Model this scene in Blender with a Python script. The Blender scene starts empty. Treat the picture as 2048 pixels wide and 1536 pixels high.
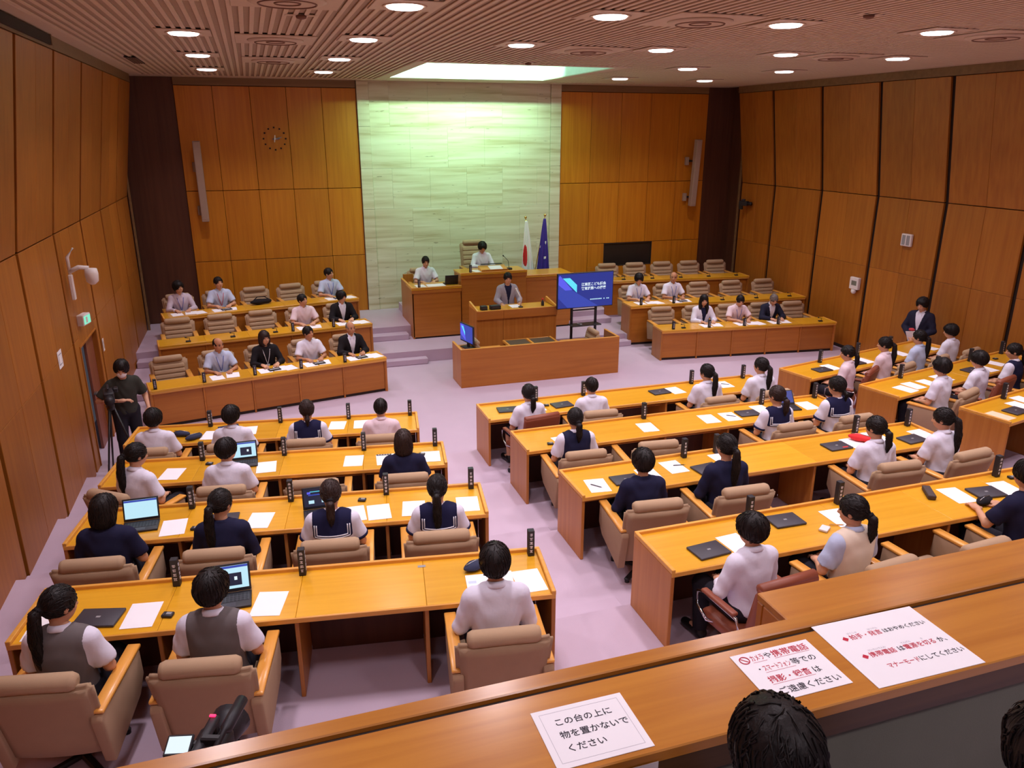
import bpy, bmesh, math, random
import numpy as np
from mathutils import Vector, Matrix
random.seed(7)
SC = bpy.context.scene
COL = SC.collection
PI = math.pi
R = math.radians

# ------------------------------------------------------------------ camera, exposure, world, big lights
cam_d = bpy.data.cameras.new('camera'); cam_d.lens = 27.0; cam_d.sensor_width = 36.0; cam_d.sensor_fit = 'HORIZONTAL'
cam_d.clip_start = 0.05; cam_d.clip_end = 200
cam = bpy.data.objects.new('camera', cam_d); COL.objects.link(cam)
cam.location = (0, 0, 4.6); cam.rotation_euler = (R(90 - 18.1), 0, R(-18.1))
SC.camera = cam
vs = SC.view_settings
vs.view_transform = 'Standard'; vs.look = 'None'; vs.gamma = 1.0; vs.use_curve_mapping = False
vs.exposure = 0.0
W = bpy.data.worlds.new('world'); SC.world = W; W.use_nodes = True
W.node_tree.nodes['Background'].inputs[0].default_value = (0.85, 0.80, 1.0, 1)
W.node_tree.nodes['Background'].inputs[1].default_value = 0.06
CEIL = 5.72
LAMP_X = (-0.6, 1.48, 3.55, 5.62, 7.69, 9.76)
LAMP_Y = (-0.6, 2.2, 4.95, 7.7, 10.47, 13.28, 16.08)  # first two rows are unseen, added to brighten the counter and parapet
LAMP_W = 24.5
LAMP_COL = (1.0, 0.90, 1.0)
SKY_COL = (0.50, 1.0, 0.66)

# ------------------------------------------------------------------ helpers
def tag(o, label=None, cat=None, group=None, kind=None):
    if label: o['label'] = label
    if cat: o['category'] = cat
    if group: o['group'] = group
    if kind: o['kind'] = kind
    return o
def link(o, parent=None):
    COL.objects.link(o)
    if parent is not None: o.parent = parent
    return o
def thing(name, label, cat, loc=(0, 0, 0), rotz=0.0, group=None, scale=None):
    o = bpy.data.objects.new(name, None); o.empty_display_size = 0.1
    link(o); o.location = loc; o.rotation_euler = (0, 0, rotz)
    if scale: o.scale = scale
    return tag(o, label, cat, group)
def struct(o): o['kind'] = 'structure'; return o
def copy_tree(o, parent=None):
    c = o.copy(); COL.objects.link(c); c.parent = parent
    for ch in list(o.children): copy_tree(ch, c)
    return c
def obj(name, me, mat=None, parent=None, loc=(0, 0, 0), rot=(0, 0, 0)):
    if mat is not None and not me.materials: me.materials.append(mat)
    o = bpy.data.objects.new(name, me); link(o, parent)
    o.location = loc; o.rotation_euler = rot
    return o
def me_from(verts, faces, smooth=False, name='m'):
    me = bpy.data.meshes.new(name); me.from_pydata([tuple(map(float, v)) for v in verts], [], [tuple(map(int, f)) for f in faces]); me.update()
    if smooth: me.shade_smooth()
    return me
def me_bm(bm, smooth=False):
    me = bpy.data.meshes.new('m'); bm.to_mesh(me); bm.free()
    if smooth: me.shade_smooth()
    return me
_bc = {}
def box_me(size, mat, bev=0.004, seg=1):
    key = (tuple(round(s, 4) for s in size), mat.name if mat else '', round(bev, 4), seg)
    if key in _bc: return _bc[key]
    bm = bmesh.new(); bmesh.ops.create_cube(bm, size=1)
    for v in bm.verts: v.co = Vector((v.co.x * size[0], v.co.y * size[1], v.co.z * size[2]))
    b = min(bev, min(size) * 0.45)
    if b > 0: bmesh.ops.bevel(bm, geom=bm.edges[:], offset=b, segments=seg, profile=0.5, affect='EDGES')
    me = me_bm(bm, smooth=seg > 1)
    if mat: me.materials.append(mat)
    _bc[key] = me
    return me
def box(name, loc, size, mat, parent=None, bev=0.004, seg=1, rot=(0, 0, 0)):
    return obj(name, box_me(size, mat, bev, seg), None, parent, loc, rot)
def box2(name, lo, hi, mat, parent=None, bev=0.004, seg=1):
    lo = Vector(lo); hi = Vector(hi); return box(name, (lo + hi) / 2, tuple(hi - lo), mat, parent, bev, seg)
def prism(name, pts, z0, z1, mat, parent=None):          # vertical prism from a ccw outline
    n = len(pts); v = [(x, y, z0) for x, y in pts] + [(x, y, z1) for x, y in pts]
    f = [tuple(range(n))[::-1], tuple(range(n, 2 * n))] + [(i, (i + 1) % n, n + (i + 1) % n, n + i) for i in range(n)]
    return obj(name, me_from(v, f), mat, parent)
def xprism_me(pts, w, bev=0.0, seg=2):                    # profile in YZ extruded along x, centred
    n = len(pts); v = [(-w / 2, y, z) for y, z in pts] + [(w / 2, y, z) for y, z in pts]
    f = [tuple(range(n))[::-1], tuple(range(n, 2 * n))] + [(i, (i + 1) % n, n + (i + 1) % n, n + i) for i in range(n)]
    bm = bmesh.new(); vv = [bm.verts.new(p) for p in v]
    for q in f: bm.faces.new([vv[i] for i in q])
    bmesh.ops.recalc_face_normals(bm, faces=bm.faces[:])
    if bev: bmesh.ops.bevel(bm, geom=bm.edges[:], offset=bev, segments=seg, profile=0.5, affect='EDGES')
    return me_bm(bm, smooth=bool(bev))
def tube_me(path, r, n=8, cap=True):
    path = [Vector(p) for p in path]; rs = r if isinstance(r, (list, tuple)) else [r] * len(path)
    V = []; F = []
    up = Vector((0, 0, 1))
    for i, p in enumerate(path):
        d = (path[min(i + 1, len(path) - 1)] - path[max(i - 1, 0)]).normalized()
        a = d.cross(up if abs(d.z) < 0.95 else Vector((1, 0, 0))).normalized(); b = d.cross(a)
        for k in range(n):
            t = 2 * PI * k / n; V.append(p + (a * math.cos(t) + b * math.sin(t)) * rs[i])
    for i in range(len(path) - 1):
        for k in range(n):
            F.append((i * n + k, i * n + (k + 1) % n, (i + 1) * n + (k + 1) % n, (i + 1) * n + k))
    if cap: F.append(tuple(range(n))); F.append(tuple(range((len(path) - 1) * n, len(path) * n))[::-1])
    bm = bmesh.new(); me = me_from(V, F, False); bm.from_mesh(me); bmesh.ops.recalc_face_normals(bm, faces=bm.faces[:]); bm.to_mesh(me); bm.free(); me.shade_smooth()
    for p in me.polygons:
        if len(p.vertices) > 4: p.use_smooth = False
    return me
def tube(name, path, r, mat, parent=None, n=8): return obj(name, tube_me(path, r, n), mat, parent)
def lathe_me(prof, n=20):
    V = []; F = []
    for r, z in prof:
        for k in range(n): V.append((r * math.cos(2 * PI * k / n), r * math.sin(2 * PI * k / n), z))
    for i in range(len(prof) - 1):
        for k in range(n): F.append((i * n + k, i * n + (k + 1) % n, (i + 1) * n + (k + 1) % n, (i + 1) * n + k))
    F.append(tuple(range(n))[::-1]); F.append(tuple(range((len(prof) - 1) * n, len(prof) * n)))
    return me_from(V, F, True)
def lathe(name, prof, mat, parent=None, loc=(0, 0, 0), rot=(0, 0, 0), n=20): return obj(name, lathe_me(prof, n), mat, parent, loc, rot)

# ------------------------------------------------------------------ materials
def srgb(r, g, b):
    f = lambda c: (c / 255 / 12.92) if c / 255 <= 0.04045 else ((c / 255 + 0.055) / 1.055) ** 2.4
    return (f(r), f(g), f(b), 1)
M = {}
def base_mat(name):
    m = bpy.data.materials.new(name); m.use_nodes = True; M[name] = m
    nt = m.node_tree; return m, nt, nt.nodes['Principled BSDF']
def plain(name, col, rough=0.6, metal=0.0, spec=0.5, vary=0.06, bump=0.0, bscale=200.0):
    m, nt, p = base_mat(name)
    p.inputs['Roughness'].default_value = rough; p.inputs['Metallic'].default_value = metal
    p.inputs['Specular IOR Level'].default_value = spec
    tc = nt.nodes.new('ShaderNodeTexCoord'); nz = nt.nodes.new('ShaderNodeTexNoise'); nz.inputs['Scale'].default_value = 9
    nt.links.new(tc.outputs['Object'], nz.inputs['Vector'])
    mx = nt.nodes.new('ShaderNodeMixRGB'); mx.blend_type = 'MIX'
    mx.inputs[1].default_value = tuple(c * (1 - vary) for c in col[:3]) + (1,); mx.inputs[2].default_value = tuple(min(1, c * (1 + vary)) for c in col[:3]) + (1,)
    nt.links.new(nz.outputs['Fac'], mx.inputs[0]); nt.links.new(mx.outputs[0], p.inputs['Base Color'])
    if bump:
        n2 = nt.nodes.new('ShaderNodeTexNoise'); n2.inputs['Scale'].default_value = bscale
        nt.links.new(tc.outputs['Object'], n2.inputs['Vector'])
        b = nt.nodes.new('ShaderNodeBump'); b.inputs['Strength'].default_value = bump; b.inputs['Distance'].default_value = 0.004
        nt.links.new(n2.outputs['Fac'], b.inputs['Height']); nt.links.new(b.outputs[0], p.inputs['Normal'])
    return m
def wood(name, c1, c2, rough=0.35, axis='x', scale=1.0, spec=0.5, coat=0.0):
    m, nt, p = base_mat(name)
    tc = nt.nodes.new('ShaderNodeTexCoord'); mp = nt.nodes.new('ShaderNodeMapping'); oi = nt.nodes.new('ShaderNodeObjectInfo')
    ad = nt.nodes.new('ShaderNodeVectorMath'); ad.operation = 'ADD'
    ml = nt.nodes.new('ShaderNodeMath'); ml.operation = 'MULTIPLY'; ml.inputs[1].default_value = 37.0
    nt.links.new(oi.outputs['Random'], ml.inputs[0]); nt.links.new(tc.outputs['Object'], ad.inputs[0]); nt.links.new(ml.outputs[0], ad.inputs[1])
    s = {'x': (1.2, 26, 26), 'y': (26, 1.2, 26), 'z': (26, 26, 1.2)}[axis]
    mp.inputs['Scale'].default_value = tuple(k * scale for k in s)
    nt.links.new(ad.outputs[0], mp.inputs['Vector'])
    nz = nt.nodes.new('ShaderNodeTexNoise'); nz.inputs['Scale'].default_value = 1.0; nz.inputs['Detail'].default_value = 5; nz.inputs['Distortion'].default_value = 0.4
    nt.links.new(mp.outputs[0], nz.inputs['Vector'])
    n2 = nt.nodes.new('ShaderNodeTexNoise'); n2.inputs['Scale'].default_value = 1.1; nt.links.new(ad.outputs[0], n2.inputs['Vector'])
    av = nt.nodes.new('ShaderNodeMath'); av.operation = 'MULTIPLY_ADD'; av.inputs[1].default_value = 0.75
    nt.links.new(nz.outputs['Fac'], av.inputs[0]); 
    h = nt.nodes.new('ShaderNodeMath'); h.operation = 'MULTIPLY'; h.inputs[1].default_value = 0.25; nt.links.new(n2.outputs['Fac'], h.inputs[0]); nt.links.new(h.outputs[0], av.inputs[2])
    cr = nt.nodes.new('ShaderNodeValToRGB'); cr.color_ramp.elements[0].position = 0.3; cr.color_ramp.elements[1].position = 0.72
    cr.color_ramp.elements[0].color = c2; cr.color_ramp.elements[1].color = c1
    nt.links.new(av.outputs[0], cr.inputs[0])
    hs = nt.nodes.new('ShaderNodeHueSaturation'); mr = nt.nodes.new('ShaderNodeMapRange'); mr.inputs[3].default_value = 0.9; mr.inputs[4].default_value = 1.1
    nt.links.new(oi.outputs['Random'], mr.inputs[0]); nt.links.new(mr.outputs[0], hs.inputs['Value']); nt.links.new(cr.outputs[0], hs.inputs['Color'])
    nt.links.new(hs.outputs[0], p.inputs['Base Color'])
    p.inputs['Roughness'].default_value = rough; p.inputs['Specular IOR Level'].default_value = spec
    p.inputs['Coat Weight'].default_value = coat; p.inputs['Coat Roughness'].default_value = 0.18
    b = nt.nodes.new('ShaderNodeBump'); b.inputs['Strength'].default_value = 0.08; b.inputs['Distance'].default_value = 0.002
    nt.links.new(nz.outputs['Fac'], b.inputs['Height']); nt.links.new(b.outputs[0], p.inputs['Normal'])
    return m
def emit(name, col, s):
    m, nt, p = base_mat(name)
    p.inputs['Base Color'].default_value = (0.02, 0.02, 0.02, 1); p.inputs['Emission Color'].default_value = col; p.inputs['Emission Strength'].default_value = s
    p.inputs['Roughness'].default_value = 0.4
    return m
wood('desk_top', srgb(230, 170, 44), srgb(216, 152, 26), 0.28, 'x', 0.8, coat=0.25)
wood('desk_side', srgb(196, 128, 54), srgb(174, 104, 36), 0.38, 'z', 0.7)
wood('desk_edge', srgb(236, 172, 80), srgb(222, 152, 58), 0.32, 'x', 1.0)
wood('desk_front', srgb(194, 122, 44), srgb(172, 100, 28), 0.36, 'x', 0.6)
wood('arm_wood', srgb(238, 172, 84), srgb(222, 150, 60), 0.28, 'y', 1.0, coat=0.2)
wood('wall_wood', srgb(180, 112, 36), srgb(156, 88, 22), 0.42, 'z', 0.6)
wood('wall_upper', srgb(176, 110, 36), srgb(152, 86, 22), 0.42, 'z', 0.6)
wood('back_wood', srgb(208, 132, 30), srgb(184, 106, 16), 0.40, 'z', 0.6)
wood('shaded_wood', srgb(96, 56, 36), srgb(74, 40, 26), 0.5, 'z', 0.5)  # wood darkened in colour for the unlit recesses and the underside of desks
wood('frieze', srgb(140, 108, 70), srgb(120, 90, 56), 0.5, 'x', 0.5)
wood('door_wood', srgb(150, 88, 66), srgb(124, 66, 48), 0.4, 'z', 0.6)
wood('counter', srgb(198, 132, 46), srgb(172, 104, 28), 0.3, 'x', 0.9, coat=0.3)
wood('counter_dark', srgb(96, 64, 34), srgb(66, 42, 22), 0.45, 'x', 0.9)
plain('gap', srgb(40, 24, 16), 0.8)
plain('dark_trim', srgb(52, 34, 24), 0.7)  # plain dark brown for frames, brackets and pole sockets
plain('ceiling_panel', srgb(166, 142, 122), 0.8)
plain('ceiling_slat', srgb(206, 184, 164), 0.7)
plain('ceiling_plate', srgb(200, 178, 158), 0.7)
plain('vent_dark', srgb(120, 84, 70), 0.8)
plain('white_wall', srgb(235, 240, 236), 0.8)
plain('fabric_beige', srgb(172, 142, 114), 0.92, bump=0.25, bscale=420, spec=0.2)
plain('fabric_light', srgb(184, 154, 124), 0.92, bump=0.25, bscale=420, spec=0.2)
plain('leather_brown', srgb(140, 74, 52), 0.42, bump=0.15, bscale=160)
plain('chrome', srgb(215, 215, 220), 0.12, 1.0)
plain('steel', srgb(170, 170, 175), 0.35, 1.0)
plain('black_metal', srgb(30, 28, 32), 0.45)
plain('black_plastic', srgb(34, 32, 38), 0.5)
plain('dark_plastic', srgb(62, 58, 66), 0.45)
plain('grey_plastic', srgb(150, 148, 150), 0.5)
plain('white_plastic', srgb(232, 222, 218), 0.5)
plain('paper', srgb(250, 246, 250), 0.85, vary=0.015)
plain('paper_pink', srgb(250, 205, 170), 0.85, vary=0.015)
plain('ink', srgb(36, 30, 44), 0.8)
plain('ink_grey', srgb(170, 166, 176), 0.8)
plain('ink_red', srgb(196, 40, 66), 0.8)
plain('parapet', srgb(118, 118, 104), 0.9, bump=0.2, bscale=300)
plain('table_green', srgb(84, 76, 60), 0.5)
plain('gold', srgb(226, 200, 120), 0.25, 1.0)
plain('speaker_grey', srgb(168, 142, 126), 0.6)
plain('niche', srgb(40, 34, 32), 0.3)
def carpet():
    m, nt, p = base_mat('carpet')
    tc = nt.nodes.new('ShaderNodeTexCoord')
    n1 = nt.nodes.new('ShaderNodeTexNoise'); n1.inputs['Scale'].default_value = 1.3; n1.inputs['Detail'].default_value = 6
    n2 = nt.nodes.new('ShaderNodeTexNoise'); n2.inputs['Scale'].default_value = 160
    nt.links.new(tc.outputs['Object'], n1.inputs['Vector']); nt.links.new(tc.outputs['Object'], n2.inputs['Vector'])
    mx = nt.nodes.new('ShaderNodeMixRGB'); mx.inputs[1].default_value = srgb(186, 164, 182); mx.inputs[2].default_value = srgb(206, 184, 200)
    nt.links.new(n1.outputs['Fac'], mx.inputs[0]); nt.links.new(mx.outputs[0], p.inputs['Base Color'])
    p.inputs['Roughness'].default_value = 0.95; p.inputs['Specular IOR Level'].default_value = 0.15; p.inputs['Sheen Weight'].default_value = 0.15
    b = nt.nodes.new('ShaderNodeBump'); b.inputs['Strength'].default_value = 0.3; b.inputs['Distance'].default_value = 0.004
    nt.links.new(n2.outputs['Fac'], b.inputs['Height']); nt.links.new(b.outputs[0], p.inputs['Normal'])
carpet()
def travertine():
    m, nt, p = base_mat('travertine')
    tc = nt.nodes.new('ShaderNodeNewGeometry'); oi = nt.nodes.new('ShaderNodeObjectInfo'); ml = nt.nodes.new('ShaderNodeMath'); ml.operation = 'MULTIPLY'; ml.inputs[1].default_value = 0.10
    nt.links.new(oi.outputs['Random'], ml.inputs[0])
    ad = nt.nodes.new('ShaderNodeVectorMath'); nt.links.new(tc.outputs['Position'], ad.inputs[0]); nt.links.new(ml.outputs[0], ad.inputs[1])
    mp = nt.nodes.new('ShaderNodeMapping'); mp.inputs['Scale'].default_value = (0.32, 1, 5.5); nt.links.new(ad.outputs[0], mp.inputs['Vector'])
    n1 = nt.nodes.new('ShaderNodeTexNoise'); n1.inputs['Scale'].default_value = 1.4; n1.inputs['Detail'].default_value = 6; n1.inputs['Distortion'].default_value = 0.6
    nt.links.new(mp.outputs[0], n1.inputs['Vector'])
    cr = nt.nodes.new('ShaderNodeValToRGB'); e = cr.color_ramp.elements
    e[0].position = 0.30; e[0].color = srgb(188, 170, 134); e[1].position = 0.66; e[1].color = srgb(228, 220, 198)
    q = cr.color_ramp.elements.new(0.45); q.color = srgb(212, 200, 172)
    nt.links.new(n1.outputs['Fac'], cr.inputs[0])
    mp2 = nt.nodes.new('ShaderNodeMapping'); mp2.inputs['Scale'].default_value = (3.2, 1, 16); nt.links.new(ad.outputs[0], mp2.inputs['Vector'])
    n2 = nt.nodes.new('ShaderNodeTexNoise'); n2.inputs['Scale'].default_value = 1.2; n2.inputs['Detail'].default_value = 3; nt.links.new(mp2.outputs[0], n2.inputs['Vector'])
    c2 = nt.nodes.new('ShaderNodeValToRGB'); c2.color_ramp.elements[0].position = 0.24; c2.color_ramp.elements[0].color = (0.45, 0.42, 0.36, 1); c2.color_ramp.elements[1].position = 0.31; c2.color_ramp.elements[1].color = (1, 1, 1, 1)
    nt.links.new(n2.outputs['Fac'], c2.inputs[0])
    mu = nt.nodes.new('ShaderNodeMixRGB'); mu.blend_type = 'MULTIPLY'; mu.inputs[0].default_value = 1; nt.links.new(cr.outputs[0], mu.inputs[1]); nt.links.new(c2.outputs[0], mu.inputs[2])
    nt.links.new(mu.outputs[0], p.inputs['Base Color']); p.inputs['Roughness'].default_value = 0.3
    b = nt.nodes.new('ShaderNodeBump'); b.inputs['Strength'].default_value = 0.1; nt.links.new(n1.outputs['Fac'], b.inputs['Height']); nt.links.new(b.outputs[0], p.inputs['Normal'])
travertine()
emit('lamp_glow', (1.0, 0.86, 0.92, 1), 14)
emit('lamp_glow_green', (0.5, 1.0, 0.75, 1), 2.0)
emit('cove_glow', (0.36, 1.0, 0.74, 1), 0.75)
emit('screen_blue', (0.012, 0.030, 0.26, 1), 1.0)
emit('screen_mid', (0.03, 0.06, 0.42, 1), 1.0)
emit('screen_violet', (0.10, 0.11, 0.85, 1), 1.0)
emit('screen_cyan', (0.12, 0.78, 1.0, 1), 1.0)
emit('screen_white', (0.80, 0.93, 1.0, 1), 1.0)
emit('screen_paper', (0.55, 0.86, 1.0, 1), 0.95)
emit('screen_dark', (0.006, 0.010, 0.035, 1), 1.0)
emit('exit_green', (0.25, 0.9, 0.62, 1), 0.9)
emit('rec_red', (1.0, 0.02, 0.10, 1), 2.5)

# ------------------------------------------------------------------ the room
LX, RX, BY, FRONT = -2.5, 12.25, 18.58, -1.5
KINK, PTOP = 3.36, 5.55
ROWY = (9.98, 8.40, 6.77, 5.06)               # far edge of each members' row (front .. back)
ROWZ = (0.21, 0.39, 0.57, 0.75)               # its floor
DESK_H = 0.68
ALPHA = R(8.8); BETA = R(11.8)

struct(box2('floor', (LX - 0.4, FRONT, -0.12), (RX + 0.4, BY + 0.9, 0), M['carpet'], bev=0))
zlo = 0.0
for i, (y, z) in enumerate(zip(ROWY, ROWZ)):
    pts = [(LX, FRONT), (RX, FRONT), (RX, y + 0.95), (7.95, y + 0.06), (2.0, y + 0.03), (LX, y + 0.72)]
    struct(prism('floor_tier', pts, zlo, z, M['carpet']))
    zh = (zlo + z) / 2
    struct(box2('floor_step', (1.88, y + 0.03, zlo), (2.73, y + 0.30, zh), M['carpet'], bev=0.012))
    struct(box2('floor_step', (7.28, y + 0.05, zlo), (7.98, y + 0.32, zh), M['carpet'], bev=0.012))
    struct(box2('floor_step', (LX + 0.02, y + 0.66, zlo), (-1.78, y + 0.95, zh), M['carpet'], bev=0.012))
    zlo = z
# raised floors for the officials and the dais
PA, PB = 0.25, 0.50
struct(prism('floor_platform', [(LX, 14.74), (2.06, 15.44), (2.06, 15.40), (7.74, 15.40), (7.80, 15.30), (RX, 15.0), (RX, BY), (LX, BY)], 0, PA, M['carpet']))
struct(prism('floor_platform', [(LX, 16.05), (1.95, 16.86), (2.02, 16.62), (7.86, 16.80), (7.95, 17.0), (RX, 16.5), (RX, BY), (LX, BY)], PA, PB, M['carpet']))
struct(box2('floor_step', (2.08, 15.22, 0), (3.13, 15.42, PA / 2), M['carpet'], bev=0.012))
struct(box2('floor_step', (6.95, 15.20, 0), (7.82, 15.42, PA / 2), M['carpet'], bev=0.012))
struct(box2('floor_step', (2.02, 16.38, PA), (2.96, 16.64, PA + (PB - PA) / 2), M['carpet'], bev=0.012))
struct(box2('floor_step', (6.80, 16.45, PA), (7.90, 16.82, PA + (PB - PA) / 2), M['carpet'], bev=0.012))
struct(box2('floor_step', (LX + 0.02, 14.50, 0), (-1.92, 14.78, PA / 2), M['carpet'], bev=0.012))
struct(box2('floor_step', (LX + 0.02, 15.80, PA), (-1.92, 16.10, PA + (PB - PA) / 2), M['carpet'], bev=0.012))

def lerp(a, b, t): return a + (b - a) * t
def quad_panel(name, p00, p10, p11, p01, t, nrm, mat, parent, bev=0.006):   # a panel with thickness t behind its face
    n = Vector(nrm).normalized() * t
    f = [Vector(p) for p in (p00, p10, p11, p01)]; c = sum(f, Vector()) / 4
    bm = bmesh.new(); a = [bm.verts.new(p - c) for p in f]; b = [bm.verts.new(p - n - c) for p in f]
    bm.faces.new(a); bm.faces.new(b[::-1])
    for i in range(4): bm.faces.new((a[i], b[i], b[(i + 1) % 4], a[(i + 1) % 4]))
    bmesh.ops.recalc_face_normals(bm, faces=bm.faces[:])
    bmesh.ops.bevel(bm, geom=bm.edges[:], offset=bev, segments=1, affect='EDGES')
    return obj(name, me_bm(bm), mat, parent, c)

DOOR = (11.62, 12.78, 1.76)                     # y0, y1, top of the doorway in the left wall
def split_panel(y0_, y1_, fn):                          # every wall bay is made of two boards with a fine joint
    ym = (y0_ + y1_) / 2
    if y1_ - y0_ > 0.9: fn(y0_, ym - 0.002); fn(ym + 0.002, y1_)
    else: fn(y0_, y1_)
def side_wall(name, x, sgn, seams, top_in):
    """x: face of the upright lower part; sgn: +1 if the room is on the +x side. Panels in front of a dark backing."""
    bx = x - sgn * 0.06
    back = me_from([(bx, FRONT, 0), (bx, 18.0, 0), (bx, 18.0, KINK), (bx, FRONT, KINK), (bx + sgn * top_in, 18.0, PTOP + 0.02), (bx + sgn * top_in, FRONT, PTOP + 0.02),
                    (bx + sgn * top_in, 18.0, CEIL), (bx + sgn * top_in, FRONT, CEIL)], [(0, 1, 2, 3), (3, 2, 4, 5), (5, 4, 6, 7)])
    if name == 'wall_left':                        # leave the doorway open in the backing
        bm = bmesh.new()
        y0, y1, dt = DOOR
        for a, b, z0, z1 in ((FRONT, y0, 0, KINK), (y1, 18.0, 0, KINK), (y0, y1, dt, KINK)):
            vv = [bm.verts.new(p) for p in ((bx, a, z0), (bx, b, z0), (bx, b, z1), (bx, a, z1))]; bm.faces.new(vv)
        for pts in (((bx, FRONT, KINK), (bx, 18.0, KINK), (bx + sgn * top_in, 18.0, PTOP + 0.02), (bx + sgn * top_in, FRONT, PTOP + 0.02)),
                    ((bx + sgn * top_in, FRONT, PTOP), (bx + sgn * top_in, 18.0, PTOP), (bx + sgn * top_in, 18.0, CEIL), (bx + sgn * top_in, FRONT, CEIL))):
            bm.faces.new([bm.verts.new(p) for p in pts])
        back = me_bm(bm)
    w = struct(obj(name, back, M['gap']))
    g = 0.05
    for k in range(len(seams) - 1):
        ya, yb = seams[k] + g, seams[k + 1] - g
        ym = (ya + yb) / 2
        nlow = (sgn, 0, 0); nup = (sgn * 1.0, 0, -top_in / (PTOP - KINK))
        for (za, zb) in ((0.0, 1.90), (1.904, KINK - 0.008)):
            segs = [(ya, yb)]
            if name == 'wall_left' and za < 1 and ya < DOOR[1] and yb > DOOR[0]:
                segs = [(ya, DOOR[0]), (DOOR[1], yb)]
            for a, b in segs:
                if b - a < 0.05: continue
                q0 = za
                if name == 'wall_left' and za > 1 and not (b < DOOR[0] or a > DOOR[1]):
                    for aa, bb in ((a, DOOR[0]), (DOOR[1], b)):
                        if bb - aa > 0.05: quad_panel('panel', (x, aa, za), (x, bb, za), (x, bb, zb), (x, aa, zb), 0.05, nlow, M['wall_wood'], w)
                    a, b, q0 = max(a, DOOR[0]), min(b, DOOR[1]), DOOR[2]
                split_panel(a, b, lambda c, d: quad_panel('panel', (x, c, q0), (x, d, q0), (x, d, zb), (x, c, zb), 0.05, nlow, M['wall_wood'], w, 0.004))
        split_panel(ya, yb, lambda c, d: quad_panel('panel', (x, c, KINK + 0.006), (x, d, KINK + 0.006), (x + sgn * top_in, d, PTOP), (x + sgn * top_in, c, PTOP), 0.05, nup, M['wall_upper'], w, 0.004))
    box2('frieze', (min(x + sgn * top_in, x + sgn * (top_in - 0.05)), FRONT, PTOP + 0.012), (max(x + sgn * top_in, x + sgn * (top_in - 0.05)), 18.0, CEIL), M['frieze'], w)
    return w
LS = [9.57 + 1.735 * k for k in range(-6, 5)] + [18.0]
RS = [9.70 + 1.72 * k for k in range(-6, 5)] + [18.0]
side_wall('wall_left', LX, 1, LS, 0.36)
side_wall('wall_right', RX, -1, RS, 0.32)
# back wall: wood on both sides of the stone, corner recesses with their shade put into the wood colour
bw = struct(prism('wall_back', [(LX - 0.4, BY + 0.06), (RX + 0.4, BY + 0.06), (RX + 0.4, BY + 0.9), (LX - 0.4, BY + 0.9)], 0, CEIL, M['gap']))
# recess faces
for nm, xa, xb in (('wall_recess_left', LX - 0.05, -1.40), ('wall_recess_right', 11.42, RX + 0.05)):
    rc = struct(box2(nm, (xa, BY + 0.02, 0), (xb, BY + 0.055, CEIL), M['shaded_wood'], bev=0))
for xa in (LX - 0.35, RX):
    struct(box2('wall_return', (xa, 18.0, 0), (xa + 0.35, BY + 0.1, CEIL), M['shaded_wood'], bev=0))
for xa in (LX + 0.02, RX - 0.06):
    struct(box2('trim_1', (xa, 17.97, 0), (xa + 0.04, 18.03, CEIL), M['frieze']))
def back_panels(x0, x1, n, hole=None):
    w = (x1 - x0) / n
    for k in range(n):
        for za, zb in ((PB, 1.84), (1.852, 3.385), (3.397, PTOP)):
            a, b = x0 + k * w + 0.004, x0 + (k + 1) * w - 0.004
            if hole and za < 1.5 and b > hole[0] and a < hole[1]:
                box2('panel', (a, BY - 0.03, za), (b, BY + 0.03, hole[2]), M['back_wood'], bw)
                for aa, bb in ((a, hole[0]), (hole[1], b)):
                    if bb - aa > 0.03: box2('panel', (aa, BY - 0.03, hole[2] + 0.002), (bb, BY + 0.03, zb), M['back_wood'], bw)
                continue
            box2('panel', (a, BY - 0.03, za), (b, BY + 0.03, zb), M['back_wood'], bw)
back_panels(-1.40, 2.38, 5)
back_panels(7.32, 11.42, 5, (8.6, 10.0, 1.24))
for xa, xb in ((-1.40, 2.38), (7.32, 11.42)):
    box2('frieze', (xa, BY - 0.028, PTOP + 0.012), (xb, BY + 0.03, CEIL), M['frieze'], bw)
# stone in staggered slabs with plain stone piers on both sides
rows = [(PB, 1.08), (1.08, 1.98), (1.98, 2.90), (2.90, 3.82), (3.82, 4.74), (4.74, CEIL)]
for r, (za, zb) in enumerate(rows):
    cuts = [2.66] + [2.66 + 0.90 * (k + (0.5 if r % 2 else 1.0)) for k in range(5)]
    cuts = [c for c in cuts if c < 6.75] + [7.04]
    for a, b in zip(cuts[:-1], cuts[1:]):
        box2('stone_slab', (a + 0.001, BY - 0.05, za + 0.001), (b - 0.001, BY + 0.04, zb - 0.001), M['travertine'], bw, bev=0.0015)
    for a, b in ((2.39, 2.655), (7.045, 7.31)):
        box2('stone_slab', (a, BY - 0.085, za + 0.002), (b, BY + 0.04, zb - 0.002), M['travertine'], bw, bev=0.004)
nc = thing('wall_niche', 'black glazed niche opening low in the wood wall behind the empty armchairs', 'niche', (9.3, BY, 1.52))
box2('glass_panel', (-0.68, -0.005, -0.27), (0.68, 0.03, 0.31), M['niche'], nc, bev=0.002)
for zz in (-0.275, 0.315): box2('frame', (-0.70, -0.035, zz - 0.01), (0.70, 0.02, zz + 0.01), M['dark_trim'], nc)
for xx in (-0.695, 0.695): box2('frame', (xx - 0.01, -0.035, -0.285), (xx + 0.01, 0.02, 0.325), M['dark_trim'], nc)

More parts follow.
